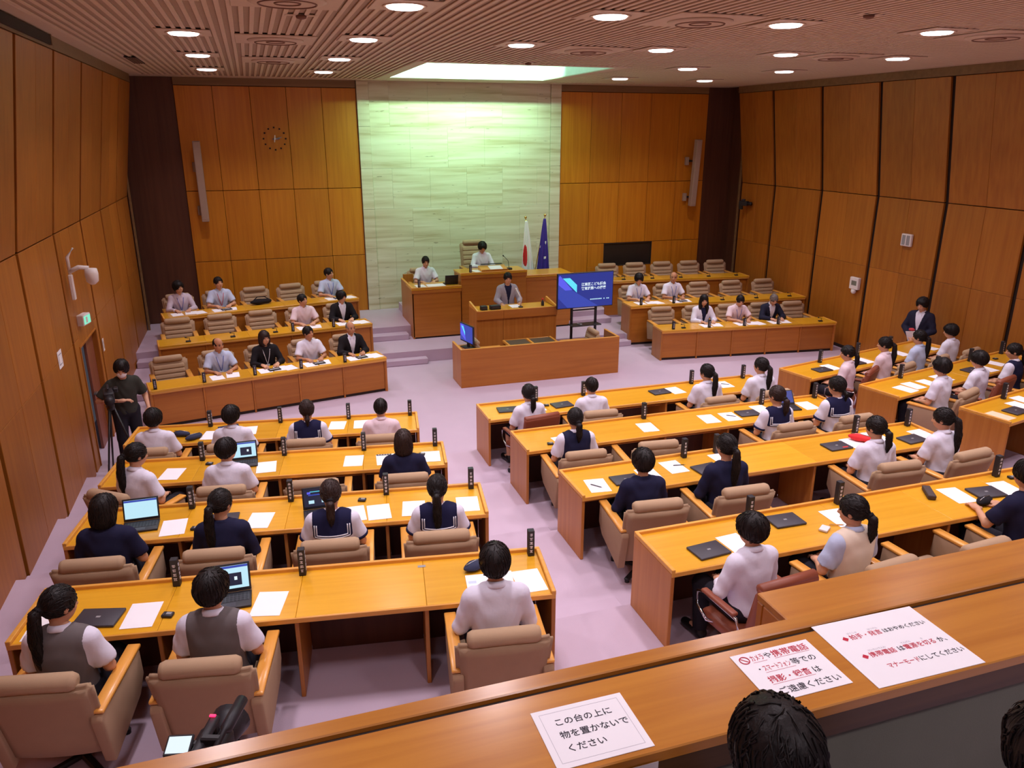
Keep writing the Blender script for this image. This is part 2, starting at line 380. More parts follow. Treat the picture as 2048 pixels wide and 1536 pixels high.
# doorway and door in the left wall
y0, y1, dt = DOOR
d1 = struct(box2('door_1', (LX - 0.10, y0 + 0.68, 0.0), (LX - 0.06, y1, dt), M['door_wood']))
box2('door_handle', (0.02, -0.30, 0.0), (0.06, -0.20, 0.03), M['steel'], d1)
struct(box2('door_dark_backing', (LX - 0.75, y0 - 0.1, 0), (LX - 0.7, y1 + 0.1, dt + 0.1), M['gap'], bev=0))  # dark sheet standing for the unlit space beyond the opening
for a, b, z0, z1 in ((y0 - 0.03, y0, 0, dt + 0.03), (y1, y1 + 0.03, 0, dt + 0.03), (y0, y1, dt, dt + 0.03)):
    struct(box2('trim_2', (LX - 0.14, a, z0), (LX + 0.015, b, z1), M['wall_wood']))
for xx, nm in ((LX, 'baseboard_left'), (RX - 0.012, 'baseboard_right')):
    struct(box2(nm, (xx, 13.0 if xx < 0 else 9.0, 0), (xx + 0.012, 18.0, 0.07), M['gap'], bev=0))

# ceiling with slats, plates, vents and the lit opening over the dais
SKX0, SKX1, SKY0, SKY1 = 2.96, 6.42, 13.62, 17.36
cl = struct(bpy.data.objects.new('ceiling', None)); link(cl)
for nm, a, b in (('panel', (LX - 0.4, FRONT), (SKX0 - 0.03, BY + 0.9)), ('panel', (SKX1 + 0.03, FRONT), (RX + 0.4, BY + 0.9)), ('panel', (SKX0 - 0.03, FRONT), (SKX1 + 0.03, SKY0 - 0.03)), ('panel', (SKX0 - 0.03, SKY1 + 0.03), (SKX1 + 0.03, BY + 0.9))):
    box2(nm, (a[0], a[1], CEIL + 0.016), (b[0], b[1], CEIL + 0.10), M['ceiling_panel'], cl, bev=0)
sp = 0.104; n = int((RX - LX) / sp)
def slat(x, ya, yb): box2('slat', (x - 0.023, ya, CEIL), (x + 0.023, yb, CEIL + 0.015), M['ceiling_slat'], cl, bev=0.003)
plates = [(lx, ly) for lx in LAMP_X for ly in LAMP_Y if not (SKX0 - 0.3 < lx < SKX1 + 0.3 and ly > SKY0 - 0.4)]
VENTS = [(0.44, 7.7), (0.44, 10.9), (0.5, 13.9), (4.6, 7.75), (4.7, 10.9), (8.7, 10.6), (8.7, 7.8), (0.44, 4.95), (4.6, 4.95)]
for k in range(n + 1):
    x = LX + 0.05 + k * sp
    if x > RX - 0.25 or x < LX + 0.30: continue
    if SKX0 - 0.05 < x < SKX1 + 0.05: slat(x, FRONT, SKY0 - 0.05); slat(x, SKY1 + 0.05, BY)
    else: slat(x, FRONT, BY)
for ya in (15.85,): box2('border', (LX + 0.3, BY - 0.55, CEIL - 0.004), (SKX0 - 0.1, BY, CEIL + 0.015), M['ceiling_plate'], cl); box2('border', (SKX1 + 0.1, BY - 0.55, CEIL - 0.004), (RX - 0.25, BY, CEIL + 0.015), M['ceiling_plate'], cl)
box2('border', (SKX0 - 0.22, SKY0 - 0.22, CEIL - 0.006), (SKX0, BY, CEIL + 0.015), M['ceiling_plate'], cl)
box2('border', (SKX1, SKY0 - 0.22, CEIL - 0.006), (SKX1 + 0.22, BY, CEIL + 0.015), M['ceiling_plate'], cl)
box2('border', (SKX0, SKY0 - 0.22, CEIL - 0.006), (SKX1, SKY0, CEIL + 0.015), M['ceiling_plate'], cl)
box2('border', (SKX0, SKY1, CEIL - 0.006), (SKX1, BY, CEIL + 0.015), M['ceiling_plate'], cl)
box2('border', (LX + 0.3, FRONT, CEIL - 0.003), (LX + 0.55, BY, CEIL + 0.015), M['ceiling_plate'], cl)
box2('border', (RX - 0.55, FRONT, CEIL - 0.003), (RX - 0.28, BY, CEIL + 0.015), M['ceiling_plate'], cl)
# lit ceiling opening
sk = thing('ceiling_light_well', 'large rectangular light well glowing pale green in the ceiling over the dais', 'light well', ((SKX0 + SKX1) / 2, (SKY0 + SKY1) / 2, CEIL))
hx, hy, hh = (SKX1 - SKX0) / 2, (SKY1 - SKY0) / 2, 0.62
box2('well_side', (-hx - 0.02, -hy, -0.004), (-hx, hy, hh), M['white_wall'], sk, bev=0); box2('well_side', (hx, -hy, -0.004), (hx + 0.02, hy, hh), M['white_wall'], sk, bev=0)
box2('well_side', (-hx, -hy - 0.02, -0.004), (hx, -hy, hh), M['white_wall'], sk, bev=0); box2('well_side', (-hx, hy, -0.004), (hx, hy + 0.02, hh), M['white_wall'], sk, bev=0)
box2('diffuser', (-hx, -hy, hh - 0.03), (hx, hy, hh), M['cove_glow'], sk, bev=0)
def area(name, loc, size, power, col, rot=(0, 0, 0), shape='DISK', spread=PI, parent=None, sy=None):
    l = bpy.data.lights.new(name, 'AREA'); l.shape = shape; l.size = size; l.energy = power; l.color = col; l.spread = spread
    if sy: l.size_y = sy
    o = bpy.data.objects.new(name, l); link(o, parent); o.location = loc; o.rotation_euler = rot
    return o
area('well_light', (0, 0, hh - 0.05), 2 * hx - 0.2, 14, SKY_COL, shape='RECTANGLE', sy=2 * hy - 0.2, parent=sk)
box2('lamp_strip', (-hx + 0.1, 0.30, hh - 0.10), (hx - 0.1, 0.42, hh - 0.035), M['lamp_glow_green'], sk)
area('strip_light', (0, 0.44, hh - 0.07), 2 * hx - 0.3, 140, SKY_COL, (R(66), 0, 0), 'RECTANGLE', R(120), sk, 0.10)
# downlights, including the two added rows out of view by the gallery
ORD = ['first', 'second', 'third', 'fourth', 'fifth', 'sixth', 'seventh']
lens_me = lathe_me([(0.02, -0.014), (0.15, -0.010), (0.166, 0.0), (0.166, 0.006)], 28); lens_me.materials.append(M['lamp_glow'])
ring_me = lathe_me([(0.172, 0.0), (0.205, -0.004), (0.208, 0.004), (0.172, 0.02)], 28); ring_me.materials.append(M['ceiling_plate'])
for i, (lx, ly) in enumerate(plates):
    a = LAMP_X.index(lx); b = LAMP_Y.index(ly)
    t = thing('ceiling_downlight', 'round recessed downlight, %s file from doorway wall, %s row from gallery' % (ORD[a], ORD[b]), 'downlight', (lx, ly, CEIL - 0.012), 0, 'round ceiling downlights')
    box2('mounting_plate', (-0.30, -0.30, 0.0), (0.30, 0.30, 0.012), M['ceiling_plate'], t)
    obj('lens', lens_me, None, t, (0, 0, -0.012)); obj('trim_ring', ring_me, None, t, (0, 0, -0.004))
    area('lamp', (0, 0, -0.035), 0.32, LAMP_W * (0.5 if ly < 3 else 1.0), LAMP_COL, parent=t, spread=R(118))
v1 = lathe_me([(0.02, -0.02), (0.30, -0.03), (0.34, -0.012), (0.34, 0.0)], 28); v1.materials.append(M['ceiling_plate'])
v2 = tube_me([(0.25 * math.cos(q * PI / 14), 0.25 * math.sin(q * PI / 14), -0.029) for q in range(29)], 0.009, 6); v2.materials.append(M['vent_dark'])
v3 = tube_me([(0.11 * math.cos(q * PI / 14), 0.11 * math.sin(q * PI / 14), -0.024) for q in range(29)], 0.009, 6); v3.materials.append(M['vent_dark'])
for i, (vx, vy) in enumerate(VENTS):
    if vy < 6: continue
    vn = (ORD[[q for q in VENTS if abs(q[0] - vx) < 0.3 and q[1] > 6].index((vx, vy))], {0: 'first', 4: 'middle', 8: 'last'}[int(vx)])
    t = thing('ceiling_vent', 'square ceiling air diffuser plate, %s of those in its file, %s file' % (vn[0], vn[1]), 'air vent', (vx, vy, CEIL - 0.014), 0, 'round ceiling air diffusers')
    box2('mounting_plate', (-0.48, -0.48, 0), (0.48, 0.48, 0.014), M['ceiling_plate'], t)
    obj('cone', v1, None, t); obj('groove', v2, None, t); obj('groove', v3, None, t)
for (vx, vy, vl) in ((0.62, 8.7, 'between two air diffusers'), (-2.0, 8.4, 'near the doorway wall'), (4.6, 13.2, 'beside the glowing light well'), (6.0, 6.9, 'near the middle downlights')):
    t = thing('ceiling_sensor', 'small dark round ceiling sensor ' + vl, 'sensor', (vx, vy, CEIL - 0.002), 0, 'small ceiling sensors')
    lathe('dome', [(0.055, 0), (0.05, -0.025), (0.02, -0.035)], M['vent_dark'], t); box2('base', (-0.16, -0.04, -0.002), (0.16, 0.04, 0.006), M['ceiling_plate'], t)
t = thing('ceiling_grille', 'dark slotted linear grille in the ceiling border beside doorway wall', 'air grille', (-1.62, 14.6, CEIL - 0.012))
box2('backing', (-0.09, -0.6, 0), (0.09, 0.6, 0.01), M['gap'], t)
for k in range(5): box2('slat', (-0.075 + k * 0.036, -0.58, -0.008), (-0.063 + k * 0.036, 0.58, 0.0), M['vent_dark'], t, bev=0.001)
t = thing('projection_slot', 'long black window slot under the ceiling above the doorway wall', 'window slot', (LX + 0.33, 9.9, 5.64))
box2('opening', (0.03, -1.6, -0.045), (0.06, 1.2, 0.06), M['gap'], t, bev=0)
box2('frame', (0.03, 1.2, -0.05), (0.07, 1.24, 0.07), M['frieze'], t)
# ------------------------------------------------------------------ members' desks
DD = 0.60
def members_desk(label, loc, rotz, n, bay=0.9):
    t = thing('members_desk', label, 'desk', loc, rotz, "members' long desks")
    Wd = n * bay; H = DESK_H
    for k in range(n):
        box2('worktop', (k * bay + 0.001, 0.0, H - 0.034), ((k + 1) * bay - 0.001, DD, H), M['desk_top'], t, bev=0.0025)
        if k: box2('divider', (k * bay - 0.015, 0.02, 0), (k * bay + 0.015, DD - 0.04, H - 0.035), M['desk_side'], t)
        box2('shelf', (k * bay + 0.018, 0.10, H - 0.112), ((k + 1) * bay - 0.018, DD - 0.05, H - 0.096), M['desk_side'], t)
        box2('modesty_panel', (k * bay + 0.016, DD - 0.045, 0.0), ((k + 1) * bay - 0.016, DD - 0.02, H - 0.035), M['shaded_wood'], t)  # shade below the worktop is painted in by the darker wood
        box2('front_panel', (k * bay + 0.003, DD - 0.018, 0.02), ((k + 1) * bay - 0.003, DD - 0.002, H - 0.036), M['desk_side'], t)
    box2('edge_lip', (-0.03, DD - 0.002, H - 0.04), (Wd + 0.03, DD + 0.026, H + 0.028), M['desk_edge'], t)
    box2('nosing', (-0.03, -0.012, H - 0.040), (Wd + 0.03, 0.0, H + 0.001), M['desk_edge'], t)
    for x0 in (-0.032, Wd):
        box2('end_panel', (x0, -0.005, 0), (x0 + 0.032, DD + 0.02, H - 0.012), M['desk_side'], t)
        box2('end_lip', (x0, -0.011, H - 0.011), (x0 + 0.032, DD + 0.0, H + 0.027), M['desk_edge'], t)
    return t
ROWN = ['front', 'second', 'third', 'back']
SEATS = {}                                           # (block, row, seat) -> (world xyz of the hips on the floor, heading)
DESKS = {}                                           # (block, row) -> (loc, rotz)
LF = [(1.83, 9.94), (1.83, 8.34), (1.84, 6.74), (1.86, 5.08)]
RF = [(7.99, 10.14), (8.20, 8.58), (8.34, 6.99)]
for i in range(4):
    a = -ALPHA; ux, uy = math.cos(a), math.sin(a); nx, ny = -uy, ux
    x = LF[i][0] - 3.6 * ux - DD * nx; y = LF[i][1] - 3.6 * uy - DD * ny
    DESKS['L', i] = ((x, y, ROWZ[i]), a, 4)
    DESKS['C', i] = ((2.76, ROWY[i] - DD, ROWZ[i]), 0.0, 5)
    if i < 3:
        a = BETA; ux, uy = math.cos(a), math.sin(a); nx, ny = -uy, ux
        DESKS['R', i] = ((RF[i][0] - DD * nx, RF[i][1] - DD * ny, ROWZ[i]), a, 4)
BLK = {'L': 'doorway-side block', 'C': 'middle block', 'R': 'far-wall block'}
FROMW = {'L': 'from doorway wall', 'C': 'from doorway-side aisle', 'R': 'from middle aisle'}
def dpt(key, x, y, z=DESK_H):                        # desk-local point -> world
    (lx, ly, lz), a, n = DESKS[key]
    return (lx + x * math.cos(a) - y * math.sin(a), ly + x * math.sin(a) + y * math.cos(a), lz + z)
for (b, i), (loc, a, n) in DESKS.items():
    members_desk("long orange wood members' desk, %s row of %s" % (ROWN[i], BLK[b]), loc, a, n)
    for s in range(n): SEATS[b, i, s] = (dpt((b, i), 0.45 + 0.9 * s, -0.33, 0), a)
def sref(b, i, s): return '%s %s, %s row, %s' % (ORD[s], FROMW[b], ROWN[i], BLK[b])

# ------------------------------------------------------------------ officials' desks (they face the members)
def officials_desk(label, loc, rotz, Wd, n, drop, h=0.66, dep=0.5):
    t = thing('officials_desk', label, 'desk', loc, rotz, "officials' long desks")
    bay = Wd / n
    for k in range(n):
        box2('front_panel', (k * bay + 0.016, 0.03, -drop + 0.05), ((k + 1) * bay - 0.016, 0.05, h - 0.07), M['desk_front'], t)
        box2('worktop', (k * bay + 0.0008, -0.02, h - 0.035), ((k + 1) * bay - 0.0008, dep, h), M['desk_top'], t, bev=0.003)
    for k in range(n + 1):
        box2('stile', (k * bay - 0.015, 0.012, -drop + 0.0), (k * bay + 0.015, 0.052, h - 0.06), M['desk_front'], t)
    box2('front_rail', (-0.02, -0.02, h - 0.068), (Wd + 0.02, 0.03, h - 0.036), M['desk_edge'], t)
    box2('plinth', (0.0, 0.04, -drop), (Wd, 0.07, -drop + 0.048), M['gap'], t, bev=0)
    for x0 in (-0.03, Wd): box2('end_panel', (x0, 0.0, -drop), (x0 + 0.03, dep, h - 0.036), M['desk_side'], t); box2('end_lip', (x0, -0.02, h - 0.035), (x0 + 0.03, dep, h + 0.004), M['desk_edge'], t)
    return t
EX = {('P', 0): ((-1.88, 12.92, 0), R(11.2), 3.96, 5, 0.0), ('P', 1): ((-1.90, 14.82, PA), R(8.4), 3.95, 5, PA), ('P', 2): ((-1.89, 16.04, PB), R(11.3), 3.90, 5, PB - PA),
      ('Q', 0): ((7.88, 13.91, 0), R(-7.0), 4.0, 5, 0.0), ('Q', 1): ((7.80, 15.24, PA), R(-4.0), 4.40, 5, PA), ('Q', 2): ((7.97, 16.96, PB), R(-6.5), 3.75, 5, PB - PA)}
EBLK = {'P': "doorway-side officials' tier", 'Q': "niche-side officials' tier"}
EFROM = {'P': 'from doorway wall', 'Q': 'from dais'}
EROW = ['lowest', 'middle', 'highest']
def ept(key, x, y, z=0.66):
    (lx, ly, lz), a, Wd, n, dr = EX[key]
    return (lx + x * math.cos(a) - y * math.sin(a), ly + x * math.sin(a) + y * math.cos(a), lz + z)
for (b, i), (loc, a, Wd, n, dr) in EX.items():
    officials_desk("%s panelled wood desk of the %s" % (EROW[i], EBLK[b]), loc, a, Wd, n, dr)
    for s in range(n): SEATS[b, i, s] = (ept((b, i), (s + 0.5) * Wd / n, 0.80, 0), a + PI)
def eref(b, i, s): return '%s %s, %s desk, %s' % (ORD[s], EFROM[b], EROW[i], EBLK[b])
def ref(b, i, s): return sref(b, i, s) if b in 'LCR' else eref(b, i, s)

# ------------------------------------------------------------------ dais
def cabinet(name, label, cat, x0, x1, y0, y1, z0, z1, lip=True, over=0.03):
    t = thing(name, label, cat, ((x0 + x1) / 2, y0, z0))
    w = (x1 - x0) / 2; d = y1 - y0; h = z1 - z0
    box2('front_panel', (-w, 0, 0.035), (w, 0.03, h - 0.09), M['desk_front'], t)
    box2('plinth', (-w + 0.01, 0.015, 0), (w - 0.01, 0.04, 0.034), M['gap'], t, bev=0)
    box2('apron', (-w - 0.012, -0.02, h - 0.115), (w + 0.012, 0.03, h - 0.042), M['desk_front'], t)
    box2('worktop', (-w - 0.016, -0.03, h - 0.04), (w + 0.016, d, h), M['desk_top'], t)
    for s in (-1, 1): box2('end_panel', (s * w - (0.03 if s > 0 else 0), 0.032, 0), (s * w + (0.03 if s < 0 else 0), d, h - 0.042), M['desk_side'], t)
    if lip: box2('edge_lip', (-w - 0.016, -0.034, h + 0.001), (w + 0.016, -0.006, h + 0.02), M['desk_edge'], t)
    return t
t = cabinet('clerk_desk', 'lower wooden desk of the dais with the white-shirted person and dark laptop', 'desk', 3.06, 4.15, 16.36, 17.0, PA, 1.38)
box2('side_screen', (-0.55, 0.0, 0), (-0.515, 1.3, 1.13), M['desk_side'], t); box2('side_screen_cap', (-0.556, 0.0, 1.131), (-0.509, 1.3, 1.15), M['desk_edge'], t); box2('back_screen', (-0.51, 1.24, 1.0), (-0.27, 1.28, 1.24), M['desk_side'], t)
cabinet('presiding_desk', 'tall central wooden desk of the dais in front of the stone wall', 'desk', 4.18, 5.70, 16.40, 17.05, PA, 1.64)
t = cabinet('dais_side_desk', 'wooden side desk of the dais in front of the two flags', 'desk', 5.72, 6.86, 16.46, 17.25, PA, 1.50)
struct(box2('floor_dais', (3.10, 16.98, PB), (4.15, 18.4, 0.68), M['carpet'], bev=0.004)); struct(box2('floor_dais', (4.18, 17.03, PB), (5.72, 18.4, 0.94), M['carpet'], bev=0.004))
struct(box2('floor_dais', (5.73, 17.24, PB), (6.86, 18.4, 0.80), M['carpet'], bev=0.004))
# speaker's podium
t = thing('podium', 'wooden speaker podium with raised sides below the dais', 'podium', (4.86, 14.48, 0))
w, h, d = 0.86, 1.20, 0.62
for a, b in ((-w + 0.03, -0.30), (-0.297, w - 0.03)): box2('front_panel', (a, 0.045, 0), (b, 0.075, h - 0.17), M['desk_side'], t)
for a, b in ((-w, -0.30), (-0.298, w)): box2('fascia', (a, 0, h - 0.17), (b, 0.05, h), M['desk_front'], t)
for s in (-1, 1):
    box2('side_panel', (s * w - (0.035 if s > 0 else 0), 0.052, 0), (s * w + (0.035 if s < 0 else 0), d, h), M['desk_side'], t)
    obj('side_rail', xprism_me([(0.0, h + 0.001), (d, h + 0.001), (d, h + 0.10), (0.0, h + 0.02)], 0.035), M['desk_edge'], t, (s * (w - 0.0175), 0, 0))
box2('worktop', (-w + 0.036, 0.052, h - 0.05), (w - 0.036, d, h - 0.015), M['desk_top'], t)
box2('front_rail', (-w + 0.036, 0.0, h + 0.001), (w - 0.036, 0.03, h + 0.012), M['desk_edge'], t)
# enclosure in front of the podium
t = thing('clerks_enclosure', 'low wooden enclosure with plain front standing on the open floor', 'enclosure', (3.38, 13.42, 0))
Wd = 3.26
for a, b in ((0.0, Wd),): box2('front_panel', (a, 0, 0), (b, 0.04, 0.74), M['desk_front'], t); box2('front_cap', (a - 0.003, -0.003, 0.741), (b + 0.003, 0.043, 0.756), M['desk_edge'], t)
for x0 in (0.0, Wd - 0.04): box2('side_panel', (x0, 0.041, 0), (x0 + 0.04, 0.66, 0.74), M['desk_side'], t); box2('side_cap', (x0 - 0.003, 0.044, 0.741), (x0 + 0.043, 0.663, 0.756), M['desk_edge'], t)
box2('monitor_shelf', (0.045, 0.06, 0.66), (0.45, 0.60, 0.69), M['desk_side'], t)
t = thing('clerks_table', 'low table with two dark green inset tops inside the wooden enclosure', 'table', (4.99, 13.79, 0))
for a, b in ((-0.50, -0.02), (0.02, 0.50)): box2('inset_top', (a + 0.02, 0.02, 0.60), (b - 0.02, 0.50, 0.622), M['table_green'], t)
for xx in (-0.50, 0.0, 0.50): box2('rail', (xx - 0.02, 0.0, 0.59), (xx + 0.02, 0.52, 0.635), M['desk_edge'], t)
box2('rail', (-0.478, 0.50, 0.59), (0.478, 0.52, 0.63), M['desk_edge'], t)
for xx in (-0.48, 0.48):
    for yy in (0.03, 0.49): box2('leg', (xx - 0.02, yy - 0.02, 0), (xx + 0.02, yy + 0.02, 0.59), M['desk_side'], t)
# ------------------------------------------------------------------ chairs
def make_armchair(high=False):
    t = thing('armchair', 'x', 'chair', (0, 0, 0), 0, 'beige armchairs with wooden arms')
    F, FL = M['fabric_beige'], M['fabric_light']
    top = 1.16 if high else 0.84
    # back shell: slanted, slightly curved in plan, rolled edge
    V = []; Fc = []; nx_, nz_ = 9, 7
    def bp(u, v, off):                                  # u -1..1, v 0..1
        z = 0.24 + (top - 0.24) * v; wd = 0.285 + 0.03 * v
        y = -0.235 - 0.15 * v - 0.028 * (1 - u * u) + 0.03 * off
        return (u * wd, y, z)
    bm = bmesh.new(); g = {}
    for off in (0, 1):
        for i in range(nx_):
            for j in range(nz_):
                x, y, z = bp(-1 + 2 * i / (nx_ - 1), j / (nz_ - 1), 0)
                g[off, i, j] = bm.verts.new((x, y + (0.075 if off else 0.0), z))
    for i in range(nx_ - 1):
        for j in range(nz_ - 1):
            bm.faces.new((g[0, i, j], g[0, i + 1, j], g[0, i + 1, j + 1], g[0, i, j + 1])); bm.faces.new((g[1, i, j], g[1, i, j + 1], g[1, i + 1, j + 1], g[1, i + 1, j]))
    for i in range(nx_ - 1):
        for j in (0, nz_ - 1): bm.faces.new((g[0, i, j], g[1, i, j], g[1, i + 1, j], g[0, i + 1, j]))
    for j in range(nz_ - 1):
        for i in (0, nx_ - 1): bm.faces.new((g[0, i, j], g[0, i, j + 1], g[1, i, j + 1], g[1, i, j]))
    bmesh.ops.recalc_face_normals(bm, faces=bm.faces[:])
    ed = [e for e in bm.edges if e.calc_face_angle(0) > 0.9]
    bmesh.ops.bevel(bm, geom=ed, offset=0.026, segments=3, affect='EDGES')
    obj('back_shell', me_bm(bm, True), F, t)
    n = 6 if high else 4
    for k in range(n):
        v = (k + 0.5) / n; z = 0.44 + (top - 0.08 - 0.44) * v; vv = (z - 0.24) / (top - 0.24)
        y = -0.235 - 0.15 * vv + 0.055
        hgt = (top - 0.08 - 0.44) / n
        box('back_cushion', (0, y, z), (0.50, 0.07, hgt - 0.002), FL, t, bev=0.022, seg=3, rot=(R(14 if not high else 9), 0, 0))
    # head roll
    bm = bmesh.new()
    me = tube_me([(-0.235, 0, 0), (-0.228, 0, 0), (-0.2, 0, 0), (0.2, 0, 0), (0.228, 0, 0), (0.235, 0, 0)], [0.02, 0.045, 0.058, 0.058, 0.045, 0.02], 14)
    bm.free()
    obj('head_roll', me, FL, t, (0, -0.235 - 0.15 + 0.045, top + 0.012))
    box('seat_cushion', (0, 0.03, 0.352), (0.50, 0.54, 0.12), FL, t, bev=0.045, seg=3)
    box('seat_base', (0, 0.0, 0.285), (0.48, 0.48, 0.07), F, t, bev=0.015, seg=2)
    prof = [(0.29, 0.595), (0.30, 0.40), (0.20, 0.30), (-0.27, 0.20), (-0.35, 0.56), (-0.33, 0.595)]
    me = xprism_me(prof, 0.072, 0.012, 2)
    me.materials.append(F)
    arm = xprism_me([(0.305, 0.597), (0.312, 0.612), (0.305, 0.626), (-0.32, 0.626), (-0.33, 0.612), (-0.32, 0.597)], 0.082, 0.006, 1); arm.materials.append(M['arm_wood'])
    for s in (-1, 1):
        obj('side_panel', me, None, t, (s * 0.292, 0, 0)); obj('armrest', arm, None, t, (s * 0.292, 0, 0))
    lathe('pedestal', [(0.035, 0.06), (0.035, 0.25), (0.09, 0.255)], M['black_metal'], t, n=14)
    for k in range(4):
        a = k * PI / 2 + PI / 4
        obj('foot', box_me((0.30, 0.05, 0.035), M['black_metal'], 0.01), None, t, (0.15 * math.cos(a), 0.15 * math.sin(a), 0.032), (0, 0, a))
        obj('glide', lathe_me([(0.022, 0.0), (0.022, 0.016)], 10), M['black_plastic'], t, (0.28 * math.cos(a), 0.28 * math.sin(a), 0))
    return t
def make_leather():
    t = thing('leather_chair', 'x', 'chair', (0, 0, 0), 0, 'brown leather swivel chairs')
    L = M['leather_brown']
    box('backrest', (0, -0.30, 0.66), (0.52, 0.07, 0.52), L, t, bev=0.03, seg=3, rot=(R(12), 0, 0))
    box('back_pad', (0, -0.255, 0.64), (0.46, 0.05, 0.40), L, t, bev=0.022, seg=3, rot=(R(12), 0, 0))
    obj('head_roll', tube_me([(-0.25, 0, 0), (-0.24, 0, 0), (0.24, 0, 0), (0.25, 0, 0)], [0.02, 0.042, 0.042, 0.02], 12), L, t, (0, -0.335, 0.90))
    box('seat', (0, 0.0, 0.365), (0.50, 0.50, 0.10), L, t, bev=0.04, seg=3)
    for s in (-1, 1):
        tube('arm_loop', [(s * 0.29, -0.22, 0.40), (s * 0.30, -0.24, 0.52), (s * 0.30, -0.20, 0.60), (s * 0.30, 0.16, 0.61), (s * 0.30, 0.235, 0.58), (s * 0.30, 0.23, 0.47), (s * 0.29, 0.12, 0.39), (s * 0.20, 0.08, 0.36)], 0.013, M['chrome'], t)
        box('arm_pad', (s * 0.30, -0.01, 0.628), (0.055, 0.36, 0.03), L, t, bev=0.012, seg=2)
    lathe('gas_column', [(0.03, 0.10), (0.03, 0.33), (0.10, 0.36)], M['chrome'], t, n=14)
    for k in range(5):
        a = k * 2 * PI / 5 + 0.3
        obj('star_leg', box_me((0.27, 0.04, 0.03), M['chrome'], 0.01), None, t, (0.15 * math.cos(a), 0.15 * math.sin(a), 0.085), (0, R(6), a))
        obj('castor', tube_me([(0, -0.02, 0), (0, 0.02, 0)], 0.03, 12), M['black_plastic'], t, (0.27 * math.cos(a), 0.27 * math.sin(a), 0.03), (0, 0, a))
    return t
ARM0 = make_armchair(); LEA0 = make_leather(); HIGH0 = make_armchair(True)
_used = {}
def put_chair(proto, loc, rz, label, group=None, scale=1.0):
    c = copy_tree(proto) if _used.get(proto.name) else proto
    _used[proto.name] = True
    c.location = loc; c.rotation_euler = (0, 0, rz); c['label'] = label; c.scale = (scale,) * 3
    if group: c['group'] = group
    return c
# ------------------------------------------------------------------ people: smooth implicit bodies meshed with surface nets
F32 = np.float32
def v3(*a): return np.array(a, dtype=F32)
def capsule(P, a, b, ra, rb):
    a = np.asarray(a, F32); b = np.asarray(b, F32); ba = b - a; pa = P - a
    h = np.clip((pa @ ba) / max(float(ba @ ba), 1e-9), 0, 1)
    return np.linalg.norm(pa - h[:, None] * ba, axis=1) - (ra + (rb - ra) * h)
def chain(P, pts, rs):
    d = capsule(P, pts[0], pts[1], rs[0], rs[1])
    for i in range(1, len(pts) - 1): d = np.minimum(d, capsule(P, pts[i], pts[i + 1], rs[i], rs[i + 1]))
    return d
def ellip(P, c, r):
    q = P - np.asarray(c, F32); r = np.asarray(r, F32)
    k0 = np.linalg.norm(q / r, axis=1); k1 = np.linalg.norm(q / (r * r), axis=1)
    return k0 * (k0 - 1) / np.maximum(k1, 1e-6)
def smin(a, b, k):
    h = np.clip(0.5 + 0.5 * (b - a) / k, 0, 1); return b + (a - b) * h - k * h * (1 - h)
def smax(a, b, k): return -smin(-a, -b, k)
def surfnet(sdf, lo, hi, h):
    lo = np.asarray(lo, F32); hi = np.asarray(hi, F32)
    n = np.ceil((hi - lo) / h).astype(int) + 1
    ax = [lo[i] + h * np.arange(n[i], dtype=F32) for i in range(3)]
    G = np.stack(np.meshgrid(*ax, indexing='ij'), -1).reshape(-1, 3)
    D = sdf(G).reshape(n)
    D[0] = D[-1] = 1; D[:, 0] = D[:, -1] = 1; D[:, :, 0] = D[:, :, -1] = 1
    S = D < 0
    cs = np.zeros(n - 1, int); acc = np.zeros(tuple(n - 1) + (3,)); cnt = np.zeros(n - 1)
    for dx in (0, 1):
        for dy in (0, 1):
            for dz in (0, 1): cs += S[dx:n[0] - 1 + dx, dy:n[1] - 1 + dy, dz:n[2] - 1 + dz]
    act = (cs > 0) & (cs < 8)
    idx = np.argwhere(act)
    def val(o): return D[idx[:, 0] + o[0], idx[:, 1] + o[1], idx[:, 2] + o[2]]
    A = np.zeros((len(idx), 3)); C = np.zeros(len(idx))
    for axis in range(3):
        o1, o2 = [q for q in range(3) if q != axis]
        for p in (0, 1):
            for q in (0, 1):
                o = [0, 0, 0]; o[o1] = p; o[o2] = q; e = list(o); e[axis] = 1
                a, b = val(o), val(e); m = (a < 0) != (b < 0)
                t = np.where(m, a / np.where(np.abs(a - b) < 1e-9, 1e-9, a - b), 0)
                pt = np.tile(np.array(o, float), (len(idx), 1)); pt[:, axis] = t
                A[m] += pt[m]; C[m] += 1
    V = (idx + A / C[:, None]) * h + lo
    im = -np.ones(n - 1, int); im[act] = np.arange(len(idx))
    Fs = []
    for axis in range(3):
        o1, o2 = [(1, 2), (2, 0), (0, 1)][axis]
        sl0 = [slice(None)] * 3; sl1 = [slice(None)] * 3; sl0[axis] = slice(0, n[axis] - 1); sl1[axis] = slice(1, n[axis])
        ch = S[tuple(sl0)] != S[tuple(sl1)]; E = np.argwhere(ch)
        if not len(E): continue
        inside = S[E[:, 0], E[:, 1], E[:, 2]]
        def c(d1, d2):
            q = E.copy(); q[:, o1] -= d1; q[:, o2] -= d2; return im[q[:, 0], q[:, 1], q[:, 2]]
        Q = np.stack([c(1, 1), c(0, 1), c(0, 0), c(1, 0)], 1)
        Q[~inside] = Q[~inside][:, ::-1]
        Fs.append(Q)
    return V, np.concatenate(Fs)
